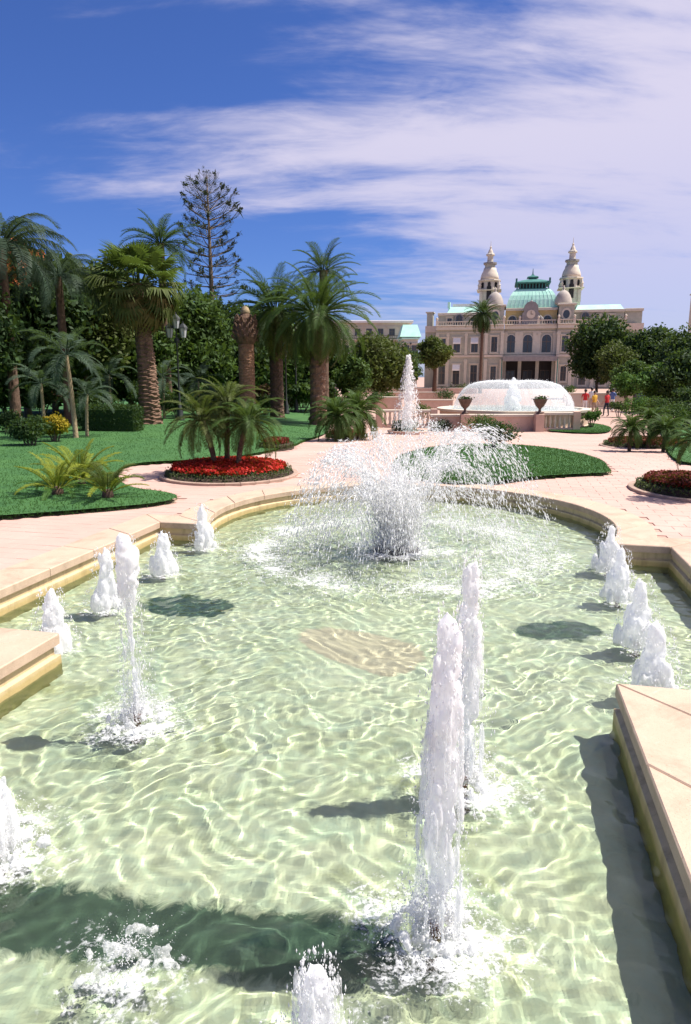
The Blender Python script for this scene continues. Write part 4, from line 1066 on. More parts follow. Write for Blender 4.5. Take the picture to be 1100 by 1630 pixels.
# central copper dome, four-sided
xd = X(842); H2 = math.sqrt(2)
def sq_lathe(prof, c, m=4): mb = MB(); mb.lathe([(r * H2, z) for r, z in prof], 4, c, 0, 0, math.pi / 4); return mb
part('dome', S_GREEN)(sq_lathe([(5.75, Z(494.5)), (5.75, Z(492)), (5.6, Z(487)), (5.35, Z(480)), (4.95, Z(473)), (4.4, Z(467)), (3.75, Z(463))], (xd, 7.5)))
for k in range(1, 12):                             # standing seams
    s = -1 + 2 * k / 12; pts = [(xd + s * r, 7.5 - r - .03, z) for r, z in ((5.75, Z(492)), (5.6, Z(487)), (5.35, Z(480)), (4.95, Z(473)), (4.4, Z(467)), (3.75, Z(463)))]
    mb = MB(); mb.tube(pts, .035, 4); part('roof_seam', S_GREEN)(mb)
part('dome_gallery', S_TEAL)(sq_lathe([(3.7, Z(463)), (3.7, Z(461.6))], (xd, 7.5)))
part('dome_lantern', S_DARK)(sq_lathe([(3.0, Z(461.5)), (3.0, Z(454))], (xd, 7.5)))
for k in range(11):
    mb = MB(); mb.box(xd - 3.5 + k * .7 - .13, xd - 3.5 + k * .7 + .13, 3.95, 4.2, Z(461.5), Z(454.2)); part('lantern_post', S_TEAL)(mb)
part('lantern_roof', S_TEAL)(sq_lathe([(3.9, Z(454)), (4.0, Z(452)), (3.7, Z(451)), (2.7, Z(448.5)), (1.2, Z(445.5))], (xd, 7.5)))
for s in (-1, 1): mb = MB(); mb.box(xd + s * 3.7 - .2, xd + s * 3.7 + .2, 3.6, 4.0, Z(451.5), Z(446)); part('lantern_acroterion', S_TEAL)(mb)
part('lantern_top', S_TEAL)(sq_lathe([(.9, Z(445.6)), (.9, Z(443)), (1.3, Z(442.6)), (1.2, Z(441.2)), (.4, Z(439)), (.12, Z(436)), (.05, Z(428))], (xd, 7.5)))
# pavilion cupolas
for c in (788, 896):
    mb = MB(); z0 = Z(488.4); mb.lathe([(1.95, z0), (1.95, z0 + .4), (1.8, z0 + 1.2), (1.5, z0 + 2.0), (1.1, z0 + 2.6), (.55, z0 + 3.0), (.2, z0 + 3.15), (.25, z0 + 3.4), (.06, z0 + 4.2)], 16, (X(c) - .8, 2.4)); part('cupola', S_CUP, smooth=True)(mb)
# towers
def tower(px, lab):
    k = 6.52; z = lambda py: (600 - py) / k + 2.6; tw = -10.36 if px < 845 else 8.47; cy_ = 10.5
    body = MB(); body.box(tw - 2.15, tw + 2.15, cy_ - 2.15, cy_ + 2.15, Z(526) * .9, z(468)); t = part('tower', S_TRIM)(body); t['label'] = lab
    def st(name, mat, prof, n=8, sm=False): mb = MB(); mb.lathe([(r_ * (1.12 if r_ > .5 else 1), z_) for r_, z_ in prof], n, (tw, cy_), 0, 0, math.pi / 8 if n == 8 else math.pi / 4); return mb.build(name, mat, t, sm)
    for s in (-1, 1):
        mb = MB(); V, F = slab(arch_pts(.55, 3.4), -.1, .1); mb.add([(a + tw + s * .0, b + cy_ - 2.16, d + z(482)) for a, b, d in V], F)
        if s > 0: mb.build('opening', S_DARK, t)
        mb = MB(); mb.box(tw + s * 1.85 - .35, tw + s * 1.85 + .35, cy_ - 2.5, cy_ - 2.16, z(488), z(469)); mb.build('corner_pilaster', S_PALE, t)
        mb = MB(); mb.lathe([(.38, z(467)), (.38, z(461)), (.5, z(460.5)), (.32, z(458)), (.06, z(453))], 8, (tw + s * 2.25, cy_ - 2.0)); mb.build('corner_turret', S_PALE, t)
        mb = MB(); mb.lathe([(.38, z(467)), (.38, z(461)), (.5, z(460.5)), (.32, z(458)), (.06, z(453))], 8, (tw + s * 2.25, cy_ + 2.0)); mb.build('corner_turret', S_PALE, t)
    st('cornice', S_PALE, [(2.5 * H2, z(468)), (2.6 * H2, z(466.6)), (2.2 * H2, z(466.2))], 4)
    st('belvedere', S_TRIM, [(2.15, z(466.2)), (2.1, z(454))])
    for q in range(8):
        a = math.pi / 4 * q; mb = MB(); V, F = slab(arch_pts(.36, 1.3), -.08, .06); ca, sa = math.cos(a), math.sin(a)
        mb.add([(tw + (2.24) * sa + p * ca - b * -sa * 1.0, cy_ - 2.24 * ca + p * sa + b * ca, d + z(463.5)) for p, b, d in V], F); mb.build('opening', S_DARK, t)
    st('cornice', S_PALE, [(2.2, z(454)), (2.55, z(452.8)), (2.5, z(451)), (2.1, z(450.5))])
    st('bell_stage', S_PALE, [(1.95, z(450.4)), (1.9, z(446)), (1.7, z(441)), (1.4, z(437)), (1.3, z(433))], 16, True)
    st('gallery_drum', S_WALL, [(1.2, z(433)), (1.15, z(428))])
    st('gallery', S_GREY, [(1.25, z(428)), (1.5, z(427)), (1.5, z(424.8)), (1.0, z(424))])
    st('lantern', S_TRIM, [(.7, z(424)), (.65, z(415)), (.98, z(414)), (.95, z(412)), (.7, z(411))])
    st('spire', S_PALE, [(.66, z(411)), (.5, z(407)), (.24, z(404)), (.22, z(402.6)), (.28, z(401.8)), (.08, z(400)), (.03, z(392))], 8)
tower(777.5, 'left tower with stepped lantern spire'); tower(914.5, 'right tower with stepped lantern spire')

# ------------------------------------------------------------------ other buildings
def block(name, label, px0, px1, ytop, Y, mat, rows, cols, roofmat, roof_over=.8, roof_h=.5, w=.6, h=1.5, balc=True, depth=10, y0=618):
    k = ppm(Y); cxp = (px0 + px1) / 2; b = base(cxp, Y); root = empty(name, b); tag(root, label, 'building')
    hw = (px1 - px0) / k / 2; H_ = at(cxp, ytop, Y).z - b.z
    mb = MB(); mb.box(-hw, hw, 0, depth, -.3, H_); mb.build('wall', mat, root)
    mb = MB(); mb.box(-hw - roof_over, hw + roof_over, -roof_over, depth, H_, H_ + roof_h, 0, .08); mb.build('roof', roofmat, root)
    st = H_ / rows
    for r in range(rows):
        for c in range(cols):
            x = -hw + (c + .5) * 2 * hw / cols; zb = r * st + st * .22
            if r == 0 and rows > 2 and c % 2: continue
            window(0, 0, zb, w, min(h, st * .6), parent=root, surround=S_TRIM, cx=x)
        if balc and r:
            mb = MB(); mb.box(-hw * .96, hw * .96, -.9, -.003, r * st - .12, r * st + .08); bl = mb.build('balcony', S_PALE, root)
            mb = MB(); mb.box(-hw * .96, hw * .96, -.9, -.84, r * st + .75, r * st + .85)
            mb.build('railing', S_FRAME, bl); mb = MB(); mb.box(-.025, .025, -.89, -.85, 0, .68); me = mb.mesh('railing_bar', S_FRAME)
            for i in range(int(hw * 1.92 / .45)): obj('railing_bar', me, bl, (-hw * .95 + i * .45, 0, r * st + .081))
    return root
block('pale_hotel', 'pale hotel with flat projecting roof left of the palace', 524, 650, 514, 150, S_PALE, 4, 7, S_WHITE)
bh = block('green_roof_house', 'narrow house with mint green roof beside the palace corner', 641, 664, 540, 138, S_TRIM, 3, 2, S_GREEN, .3, .3, .5, 1.4)
mb = hip(-2.1, 2.1, -.3, 8, at(650, 537, 138).z - bh.location.z + .1, at(650, 516, 138).z - bh.location.z, .7); mb.build('mansard', S_GREEN, bh)
block('corner_tower_house', 'pale pink house with a square tower cut by the right edge', 1112, 1200, 530, 150, S_PALE, 4, 6, S_WHITE, depth=5)
r = block('tower_house_top', 'slim square tower seen at the right edge above the trees', 1098, 1140, 468, 158, S_PALE, 6, 3, S_TRIM, .3, .4, .5, 1.4, False, depth=3)
block('garden_pavilion', 'bluish grey pavilion half hidden by trees at the right edge', 1076, 1150, 588, 64, mat_stone('blue_grey_paint', (.22, .27, .36), (.32, .38, .48)), 1, 5, S_GREY, .5, .25, .45, 1.3, False)

# ------------------------------------------------------------------ lamp posts
M_IRON = simple('lamp_iron', (.03, .035, .035), .5, .2, 8, .1)
t_ = NT('lamp_glass'); M_LGLASS = t_.end(t_.pbr((.62, .64, .66), .35, None, **{'Transmission Weight': .25}))
def lamp_post(label, px, Y, ytop, heads=3):
    b = base(px, Y); root = empty('street_lamp', b); tag(root, label, 'lamp', 'lamps among the palms'); H_ = at(px, ytop, Y).z - b.z
    mb = MB(); zc = H_ - 1.05 if heads == 3 else H_ - .6
    mb.lathe([(.2, 0), (.2, .15), (.13, .25), (.16, .5), (.09, .7), (.05, 1.1), (.035, zc - .5), (.07, zc - .45), (.04, zc - .38), (.12, zc - .28), (.13, zc - .18), (.04, zc - .1), (.03, zc)], 12); mb.build('post', M_IRON, root, True)
    pos = [(-.32, 0, zc - .1), (.32, 0, zc - .1), (0, 0, zc + .32)] if heads == 3 else [(0, 0, zc)]
    for x, y, z in pos:
        if heads == 3 and abs(x) > 0:
            mb = MB(); mb.tube([(0, 0, zc - .3), (x * .6, 0, zc - .32), (x, 0, zc - .2), (x, 0, zc - .1)], .025, 6); mb.build('arm', M_IRON, root)
        if heads == 3:
            mb = MB(); mb.lathe([(.12, z), (.19, z + .42)], 6, (x, y)); g = mb.build('lantern', M_LGLASS, root)
            mb = MB(); mb.lathe([(.23, z + .42), (.2, z + .48), (.1, z + .6), (.04, z + .64), (.02, z + .74)], 6, (x, y)); mb.build('lantern_cap', M_IRON, g)
            for q in range(6):
                a = math.pi / 3 * q; mb = MB(); mb.tube([(x + .122 * math.cos(a), y + .122 * math.sin(a), z), (x + .195 * math.cos(a), y + .195 * math.sin(a), z + .42)], .012, 4); mb.build('lantern_bar', M_IRON, g)
        else:
            mb = MB(); mb.lathe([(.06, z), (.13, z + .06), (.17, z + .18), (.13, z + .30), (.07, z + .36)], 14, (x, y)); g = mb.build('globe', M_LGLASS, root, True)
            mb = MB(); mb.lathe([(.09, z + .35), (.04, z + .44), (.012, z + .5)], 8, (x, y)); mb.build('globe_cap', M_IRON, g)
    if heads == 3: mb = MB(); mb.tube([(0, 0, zc), (0, 0, zc + .34)], .035, 6); mb.build('stem', M_IRON, root)
lamp_post('black iron lamp post with three lanterns right of the thick fan palm', 284, 33, 497, 3)
lamp_post('globe lamp between the bare trunk and the large feather palm', 455, 41, 538, 1)
lamp_post('tall globe lamp just showing above the feather palm fronds', 471, 43, 484, 1)

# ------------------------------------------------------------------ far terrace: basin, balustrades, walls, urns
S_PINK = mat_stone('pink_stone', (.52, .35, .27), (.64, .46, .36), 2.0)
S_BRONZE = simple('bronze', (.10, .06, .045), .5, .3, 6, .2)
bc = base(818, 38.2); BZ = bc.z
bas = empty('far_basin', bc, -AX); tag(bas, 'raised round pink stone basin of the far dome fountain', 'basin')
zt = .92
def ring_prof(name, prof, mat, n=72, smooth=False):
    V = []; F = []
    for r_, z in prof: V += [(r_ * math.cos(2 * math.pi * i / n), r_ * math.sin(2 * math.pi * i / n), z) for i in range(n)]
    for j in range(len(prof) - 1): F += ring_faces(j * n, (j + 1) * n, n)
    return obj(name, mesh_np(name, V, F, mat, smooth), bas)
ring_prof('wall', [(4.05, -.05), (4.05, .1), (3.98, .12), (3.98, zt - .16)], S_PINK)
ring_prof('rim', [(3.98, zt - .16), (4.12, zt - .12), (4.14, zt), (3.7, zt), (3.66, zt - .12), (3.62, .3)], S_PALE)
mb = MB(); mb.lathe([(3.63, .25), (3.63, zt - .14)], 72); wt_ = mb.build('basin_water', None, bas); 
t_ = NT('far_water'); MW2 = t_.end(t_.pbr((.42, .50, .44), .08, t_.bump(t_.noise(5, 4, .6), .6, .05))); wt_.data.materials.append(MW2)
def far_balustrade(label, x0, x1, Y, h=.92, n=None, dark=False):
    a, b = base(x0, Y), base(x1, Y); L = (b - a).length; root = empty('balustrade', a, math.atan2(b.y - a.y, b.x - a.x)); tag(root, label, 'balustrade')
    mb = MB(); mb.box(0, L, -.16, .16, -.05, .16, 0, .02); mb.build('plinth', S_PINK, root)
    mb = MB(); mb.box(-.02, L + .02, -.17, .17, h - .14, h, 0, .03); mb.build('rail', S_PALE, root)
    mb = MB(); mb.lathe([(.07, 0), (.07, .05), (.045, .1), (.085, .28), (.05, .5), (.065, h - .3)], 8); me = mb.mesh('baluster', S_PALE, True)
    k = n or int(L / .27)
    for i in range(k): obj('baluster', me, root, (.2 + (L - .4) * (i + .5) / k, 0, .16))
    for x in (0.0, L): mb = MB(); mb.box(x - .17, x + .17, -.2, .2, -.05, h + .04, 0, .02); mb.build('pier', S_PINK, root)
far_balustrade('pink stone balustrade right of the far basin', 862, 921, 33.6)
far_balustrade('pale balustrade with dark gaps behind the far jet', 604, 692, 36.0)
def low_wall(label, x0, x1, Y, h, mat=S_PINK, name='terrace_wall', d=.35):
    a, b = base(x0, Y), base(x1, Y); L = (b - a).length; root = empty(name, a, math.atan2(b.y - a.y, b.x - a.x)); tag(root, label, 'wall')
    mb = MB(); mb.box(0, L, 0, d, -.1, h - .12); mb.build('body', mat, root); mb = MB(); mb.box(-.05, L + .05, -.06, d + .06, h - .12, h, 0, .02); mb.build('coping', S_PALE, root)
low_wall('solid pink wall in front of the far basin', 688, 858, 33.8, .80)
low_wall('long pale parapet behind the people on the right', 905, 1010, 60, 1.25, S_PALE)
low_wall('pink terrace wall left of the far jet', 585, 640, 52, .95)
low_wall('pink terrace wall right of the far jet', 664, 722, 56, .8)
low_wall('low pink step wall in the middle of the square at left', 600, 720, 74, .7)
low_wall('far pink kerb wall in front of the palace garden', 560, 760, 110, .9)
low_wall('far pale wall under the dark trees on the right', 900, 1060, 72, .9)
def urn(label, px, Y):
    b = base(px, Y); root = empty('bronze_urn', b); tag(root, label, 'urn', 'urns on the far wall')
    mb = MB(); mb.box(-.2, .2, -.2, .2, -.05, .84, 0, .02); mb.build('pedestal', S_PINK, root)
    mb = MB(); mb.lathe([(.16, .84), (.16, .9), (.07, .97), (.06, 1.08), (.2, 1.22), (.3, 1.42), (.34, 1.52), (.38, 1.56), (.30, 1.56), (.2, 1.48)], 16); mb.build('bowl', S_BRONZE, root, True)
    rs = np.random.RandomState(int(px)); P = rs.normal(size=(160, 3)) * np.array([.14, .14, .05]) + np.array([0, 0, 1.58]); V, F = leaves_np(P, .12, rs); obj('plant', mesh_np('plant', V, F, L_DARK), root)
urn('left bronze urn on the wall in front of the dome fountain', 742, 33.4); urn('right bronze urn on the pier in front of the dome fountain', 862, 33.4)

# ------------------------------------------------------------------ people in the distance
SKIN = simple('skin', (.50, .30, .21), .6, .1, 5, 0); HAIR = simple('hair_dark', (.03, .02, .015), .6, .2, 9, 0)
def person(label, px, Y, shirt, legs, seed, h=1.7, face=0.0, walk=.12, arm=.1, hat=None):
    b = base(px, Y); root = empty('person', b, face); tag(root, label, 'person', 'people in the square'); s = h / 1.75
    me = bpy.data.meshes.new('body'); J = {}; V = []; E_ = []; Rr = []
    def j(n, x, y, z, r, par=None):
        J[n] = len(V); V.append((x * s, y * s, z * s)); Rr.append(r * s)
        if par: E_.append((J[par], J[n]))
    j('pel', 0, 0, .96, .15); j('waist', 0, 0, 1.1, .135, 'pel'); j('chest', 0, -.01, 1.33, .165, 'waist'); j('neck', 0, 0, 1.5, .06, 'chest'); j('head0', 0, -.01, 1.58, .085, 'neck'); j('head1', 0, -.01, 1.68, .095, 'head0'); j('nose', 0, -.085, 1.63, .025, 'head0')
    for sg, n in ((-1, 'l'), (1, 'r')):
        st = walk * sg
        j('sh' + n, sg * .19, 0, 1.42, .062, 'chest'); j('el' + n, sg * .25, arm * sg * .5, 1.14, .045, 'sh' + n); j('wr' + n, sg * .25, -.08 - arm * sg, .92, .032, 'el' + n); j('ha' + n, sg * .245, -.1 - arm * sg, .83, .035, 'wr' + n)
        j('fi' + n, sg * .235, -.12 - arm * sg, .76, .014, 'ha' + n); j('th' + n, sg * .22, -.15 - arm * sg, .82, .012, 'ha' + n)
        j('hip' + n, sg * .09, 0, .88, .095, 'pel'); j('kn' + n, sg * .1, -.03 - st * .5, .48, .062, 'hip' + n); j('an' + n, sg * .1, st * .3 - st, .09, .042, 'kn' + n); j('to' + n, sg * .11, -.16 + st * .3 - st, .035, .035, 'an' + n)
    me.from_pydata(V, E_, []); o = bpy.data.objects.new('tmp', me); COL.objects.link(o)
    o.modifiers.new('s', 'SKIN'); ly = me.skin_vertices[0].data
    for i, r_ in enumerate(Rr): ly[i].radius = (r_, r_ * .8); ly[i].use_root = (i == 0)
    o.modifiers.new('u', 'SUBSURF').levels = 2
    dg = bpy.context.evaluated_depsgraph_get(); m2 = bpy.data.meshes.new_from_object(o.evaluated_get(dg)); bpy.data.objects.remove(o)
    m2.name = 'body'; m2.materials.clear()
    for m in (SKIN, shirt, legs): m2.materials.append(m)
    for p_ in m2.polygons:
        c = p_.center / s; p_.use_smooth = True
        p_.material_index = 1 if (.95 < c.z < 1.49 and not (abs(c.x) > .22 and c.z < 1.17)) else (2 if (c.z <= .95 and abs(c.x) < .2 and c.z > .1) else 0)
    obj('body', m2, root)
    mb = MB(); mb.lathe([(.05, 1.56), (.105, 1.62), (.112, 1.68), (.09, 1.75), (.03, 1.785)], 12, (0, .02)); mb.build('hair', hat or HAIR, root, True, scale=(s, s, s))
def cloth(n, c): return simple(n, c, .85, .1, 5, 0)
C_RED, C_YEL, C_WH, C_BL, C_NAVY, C_TAN = cloth('cloth_red', (.60, .03, .03)), cloth('cloth_yellow', (.72, .42, .05)), cloth('cloth_white', (.75, .74, .72)), cloth('cloth_blue', (.10, .16, .36)), cloth('cloth_navy', (.03, .035, .06)), cloth('cloth_tan', (.42, .32, .22))
person('person in a red top and white shorts at the left of the group', 934, 50, C_RED, C_WH, 1, 1.72, 2.8)
person('person in a yellow top standing in the middle of the group', 949, 47, C_YEL, C_TAN, 2, 1.66, .4)
person('person in white behind the one in yellow', 944, 54, C_WH, C_TAN, 3, 1.78, 3.0)
person('person in a red top and navy trousers right of the one in yellow', 969, 46, C_RED, C_NAVY, 4, 1.70, -2.6, .18)
person('person in a blue top furthest right in the group', 978, 52, C_BL, C_WH, 5, 1.75, 2.2)
# ------------------------------------------------------------------ fountains: foaming water
def mat_foam(name, base_t, streak, bump=.15):
    t = NT(name); p = t.co('Object'); m = t.n('ShaderNodeMapping', {'Vector': p, 'Scale': (1, 1, streak)}).outputs[0]
    n = t.noise(20, 4, .6, m); n2 = t.noise(70, 4, .6, m)
    nb = t.bump(t.math('ADD', n, t.math('MULTIPLY', n2, .5)), bump, .012)
    d = t.n('ShaderNodeBsdfDiffuse', {'Color': (.98, .98, .98, 1), 'Normal': nb})
    tr = t.n('ShaderNodeBsdfTranslucent', {'Color': (.96, .96, .97, 1), 'Normal': nb})
    a = t.n('ShaderNodeMixShader', {0: .5, 1: d.outputs[0], 2: tr.outputs[0]})
    tp = t.n('ShaderNodeBsdfTransparent', {'Color': (.98, .99, .985, 1)})
    f = t.map(t.math('ADD', t.math('MULTIPLY', n, .7), t.math('MULTIPLY', n2, .3)), .40, .62, base_t, base_t * .2)
    return t.end(t.n('ShaderNodeMixShader', {0: f, 1: a.outputs[0], 2: tp.outputs[0]}).outputs[0])
M_FOAM = mat_foam('white_foam', .30, .22)
M_VEIL = mat_foam('thin_water_veil', .95, .15)
M_DROP = mat_foam('spray_drops', .25, 1.0, .0)
M_NOZ = simple('nozzle_brass', (.20, .09, .06), .5, .3, 10, .2)
def ico(sub=1):
    bm = bmesh.new(); bmesh.ops.create_icosphere(bm, subdivisions=sub, radius=1.0)
    V = np.array([v.co[:] for v in bm.verts]); F = np.array([[v.index for v in f.verts] for f in bm.faces]); bm.free(); return V, F
ICO1 = ico(1); ICO2 = ico(2)
OCT = (np.array([(1, 0, 0), (-1, 0, 0), (0, 1, 0), (0, -1, 0), (0, 0, 1), (0, 0, -1)], float), np.array([(0, 2, 4), (2, 1, 4), (1, 3, 4), (3, 0, 4), (2, 0, 5), (1, 2, 5), (3, 1, 5), (0, 3, 5)]))
def blobs_np(P, Rr, dirs=None, el=None, base=ICO1):
    """ellipsoids: centres P, radii Rr, stretched by el along dirs"""
    BV, BF = base; n = len(P); V = BV[None] * np.asarray(Rr)[:, None, None]
    if dirs is not None:
        d = dirs / (np.linalg.norm(dirs, axis=1)[:, None] + 1e-9); k = (V * d[:, None]).sum(-1, keepdims=True); V = V + d[:, None] * k * (np.asarray(el)[:, None, None] - 1)
    V = (V + P[:, None]).reshape(-1, 3); F = (BF[None] + (np.arange(n) * len(BV))[:, None, None]).reshape(-1, 3)
    return V, F
def froth(name, P, Rr, dirs, el, mat, parent, voxel=.014, disp=.012, fs=26, seed=0):
    V, F = blobs_np(np.array(P), np.array(Rr), np.array(dirs), np.array(el), ICO2)
    me = mesh_np('tmp', V, F); o = bpy.data.objects.new('tmp', me); COL.objects.link(o)
    m = o.modifiers.new('r', 'REMESH'); m.mode = 'VOXEL'; m.voxel_size = voxel; m.use_smooth_shade = True
    s = o.modifiers.new('s', 'SMOOTH'); s.iterations = 5; s.factor = .5
    dg = bpy.context.evaluated_depsgraph_get(); m2 = bpy.data.meshes.new_from_object(o.evaluated_get(dg)); bpy.data.objects.remove(o)
    n = len(m2.vertices); co = np.empty(n * 3); m2.vertices.foreach_get('co', co); co = co.reshape(-1, 3)
    no = np.empty(n * 3); m2.vertices.foreach_get('normal', no); no = no.reshape(-1, 3)
    h = np.array([mnoise.fractal(Vector((c[0] * fs + seed, c[1] * fs, c[2] * fs * .55)), .8, 2.2, 4) for c in co])
    co = co + no * (h * disp)[:, None]; m2.vertices.foreach_set('co', co.ravel()); m2.name = name
    m2.materials.clear(); m2.materials.append(mat); m2.polygons.foreach_set('use_smooth', np.ones(len(m2.polygons), bool)); m2.update()
    return obj(name, m2, parent)
def drops(name, P, Rr, parent, dirs=None, el=None, mat=None):
    V, F = blobs_np(P, Rr, dirs, el, OCT); o = obj(name, mesh_np(name, V, F, mat or M_DROP, True), parent); tag(o, kind='stuff'); return o
def nozzle(root, zf, r=.022, top=.03):
    mb = MB(); mb.lathe([(r * 1.6, zf), (r * 1.6, zf + .03), (r, zf + .05), (r, top - .03), (r * 1.25, top - .025), (r * 1.1, top)], 12); mb.build('nozzle', M_NOZ, root, True)
def splash(root, rs, rad, up, n, rmin=.003, rmax=.010, ring=.0):
    a = rs.rand(n) * 6.283; t = rs.rand(n); v = rad * (ring + (1 - ring) * rs.rand(n)) * (.7 + .6 * rs.rand(n))
    r = v * t; z = up * 4 * t * (1 - t) * (.25 + rs.rand(n)) + .004
    P = np.stack([r * np.cos(a), r * np.sin(a), z], -1); d = np.stack([np.cos(a) * rad, np.sin(a) * rad, up * 4 * (1 - 2 * t)], -1)
    drops('splash', P, rmin + (rmax - rmin) * rs.rand(n) ** 2.5, root, d, 1 + 1.8 * rs.rand(n))
FILM = {}
def mat_film(r0, r1, scale, thick):
    key = (round(r0, 2), round(r1, 2), scale, thick)
    if key in FILM: return FILM[key]
    t = NT('floating_foam'); p = t.co('Object'); s = t.n('ShaderNodeSeparateXYZ', {0: p})
    r = t.math('SQRT', t.math('ADD', t.math('MULTIPLY', s.outputs[0], s.outputs[0]), t.math('MULTIPLY', s.outputs[1], s.outputs[1])))
    inner = t.map(r, r0 * .55, r0, 0, 1); outer = t.map(r, r0, r1, 1, 0); w = t.math('MULTIPLY', inner, t.math('POWER', outer, .8))
    n = t.noise(scale, 6, .68, p, 1.6); n2 = t.noise(scale * 4.5, 4, .6, p, .6); big = t.noise(scale * .22, 3, .5, p)
    q = t.math('ADD', t.math('ADD', t.math('MULTIPLY', n, .55), t.math('MULTIPLY', n2, .45)), t.math('MULTIPLY', w, thick)); q = t.math('ADD', q, t.math('MULTIPLY', t.math('SUBTRACT', big, .5), .5))
    al = t.math('MULTIPLY', t.map(q, .62, .84), t.map(outer, 0, .15)); al = t.math('MULTIPLY', al, .85)
    d = t.n('ShaderNodeBsdfDiffuse', {'Color': (.93, .94, .95, 1), 'Normal': t.bump(n2, .4, .01)}); tp = t.n('ShaderNodeBsdfTransparent')
    FILM[key] = t.end(t.n('ShaderNodeMixShader', {0: al, 1: tp.outputs[0], 2: d.outputs[0]}).outputs[0]); return FILM[key]
def foam_ring(root, r0, r1, scale=12, thick=.17, name='foam', lift=.006):
    n, k = 72, 22; c = root.location; a = np.arange(n) * 2 * math.pi / n; rr = r1 * (np.arange(k) + .02) / (k - 1)
    Rg, Ag = np.meshgrid(rr, a, indexing='ij'); Xg, Yg = Rg * np.cos(Ag), Rg * np.sin(Ag); Zg = waves(Xg + c.x, Yg + c.y) + lift
    F = np.concatenate([np.array(ring_faces(j * n, (j + 1) * n, n)) for j in range(k - 1)])
    o = obj(name, mesh_np(name, np.stack([Xg, Yg, Zg], -1).reshape(-1, 3), F, mat_film(r0, r1, scale, thick), True), root); tag(o, kind='stuff')
def up_dirs(n): return np.tile(np.array([[0, 0, 1.0]]), (n, 1))

def small_jet(label, u, w, h, seed, lean=0.0):
    rs = np.random.RandomState(seed); root = empty('water_jet', UW(u, w, ZW)); tag(root, label, 'water jet', 'low foaming jets along the pool sides')
    P = []; Rr = []; k = 0; sway = rs.normal() * .02 + lean
    for i in range(110):
        t = rs.rand(); wd = (.036 + .088 * (1 - t) ** .8) * (1 + .25 * math.sin(9 * t + seed)); a = rs.rand() * 6.28; q = rs.rand() ** .7 * wd
        P.append((q * math.cos(a) + sway * t, q * math.sin(a), h * t * (.96 if q < wd * .5 else .9))); Rr.append((.020 + .026 * rs.rand()) * (1 - .42 * t))
    for i in range(26): a = rs.rand() * 6.28; q = .05 + .11 * rs.rand(); P.append((q * math.cos(a), q * math.sin(a), .015 + .04 * rs.rand())); Rr.append(.02 + .025 * rs.rand())
    n = len(P); froth('column', P, Rr, up_dirs(n), 1.7 + 1.8 * rs.rand(n), M_FOAM, root, .012, .005, 20, seed)
    nozzle(root, ZF - ZW, .02, .02); splash(root, rs, .26, .2, 700, .0015, .006); foam_ring(root, .12, .36)
    m = 500; t = rs.rand(m); a = rs.rand(m) * 6.28; q = (.06 + .11 * (1 - t)) * (1 + .5 * rs.rand(m)); drops('spray', np.stack([q * np.cos(a) + sway * t, q * np.sin(a), h * 1.04 * t], -1), .0015 + .0045 * rs.rand(m) ** 2, root, up_dirs(m), 1 + 2.5 * rs.rand(m))
LS = ['low foaming jet at the left notch, farthest of the left row', 'low foaming jet second from the far end of the left row', 'low foaming jet third in the left row, behind the tall thin jet', 'low wide foaming jet at the corner of the left stone block',
      'low foaming jet farthest of the right row', 'low foaming jet second from the far end of the right row', 'low foaming jet third from the far end of the right row', 'low foaming jet just behind the right stone block']
for k, (u, w, h) in enumerate(JETS_SMALL): small_jet(LS[k], u, w, h, 300 + k, (.05 if k == 3 else 0))

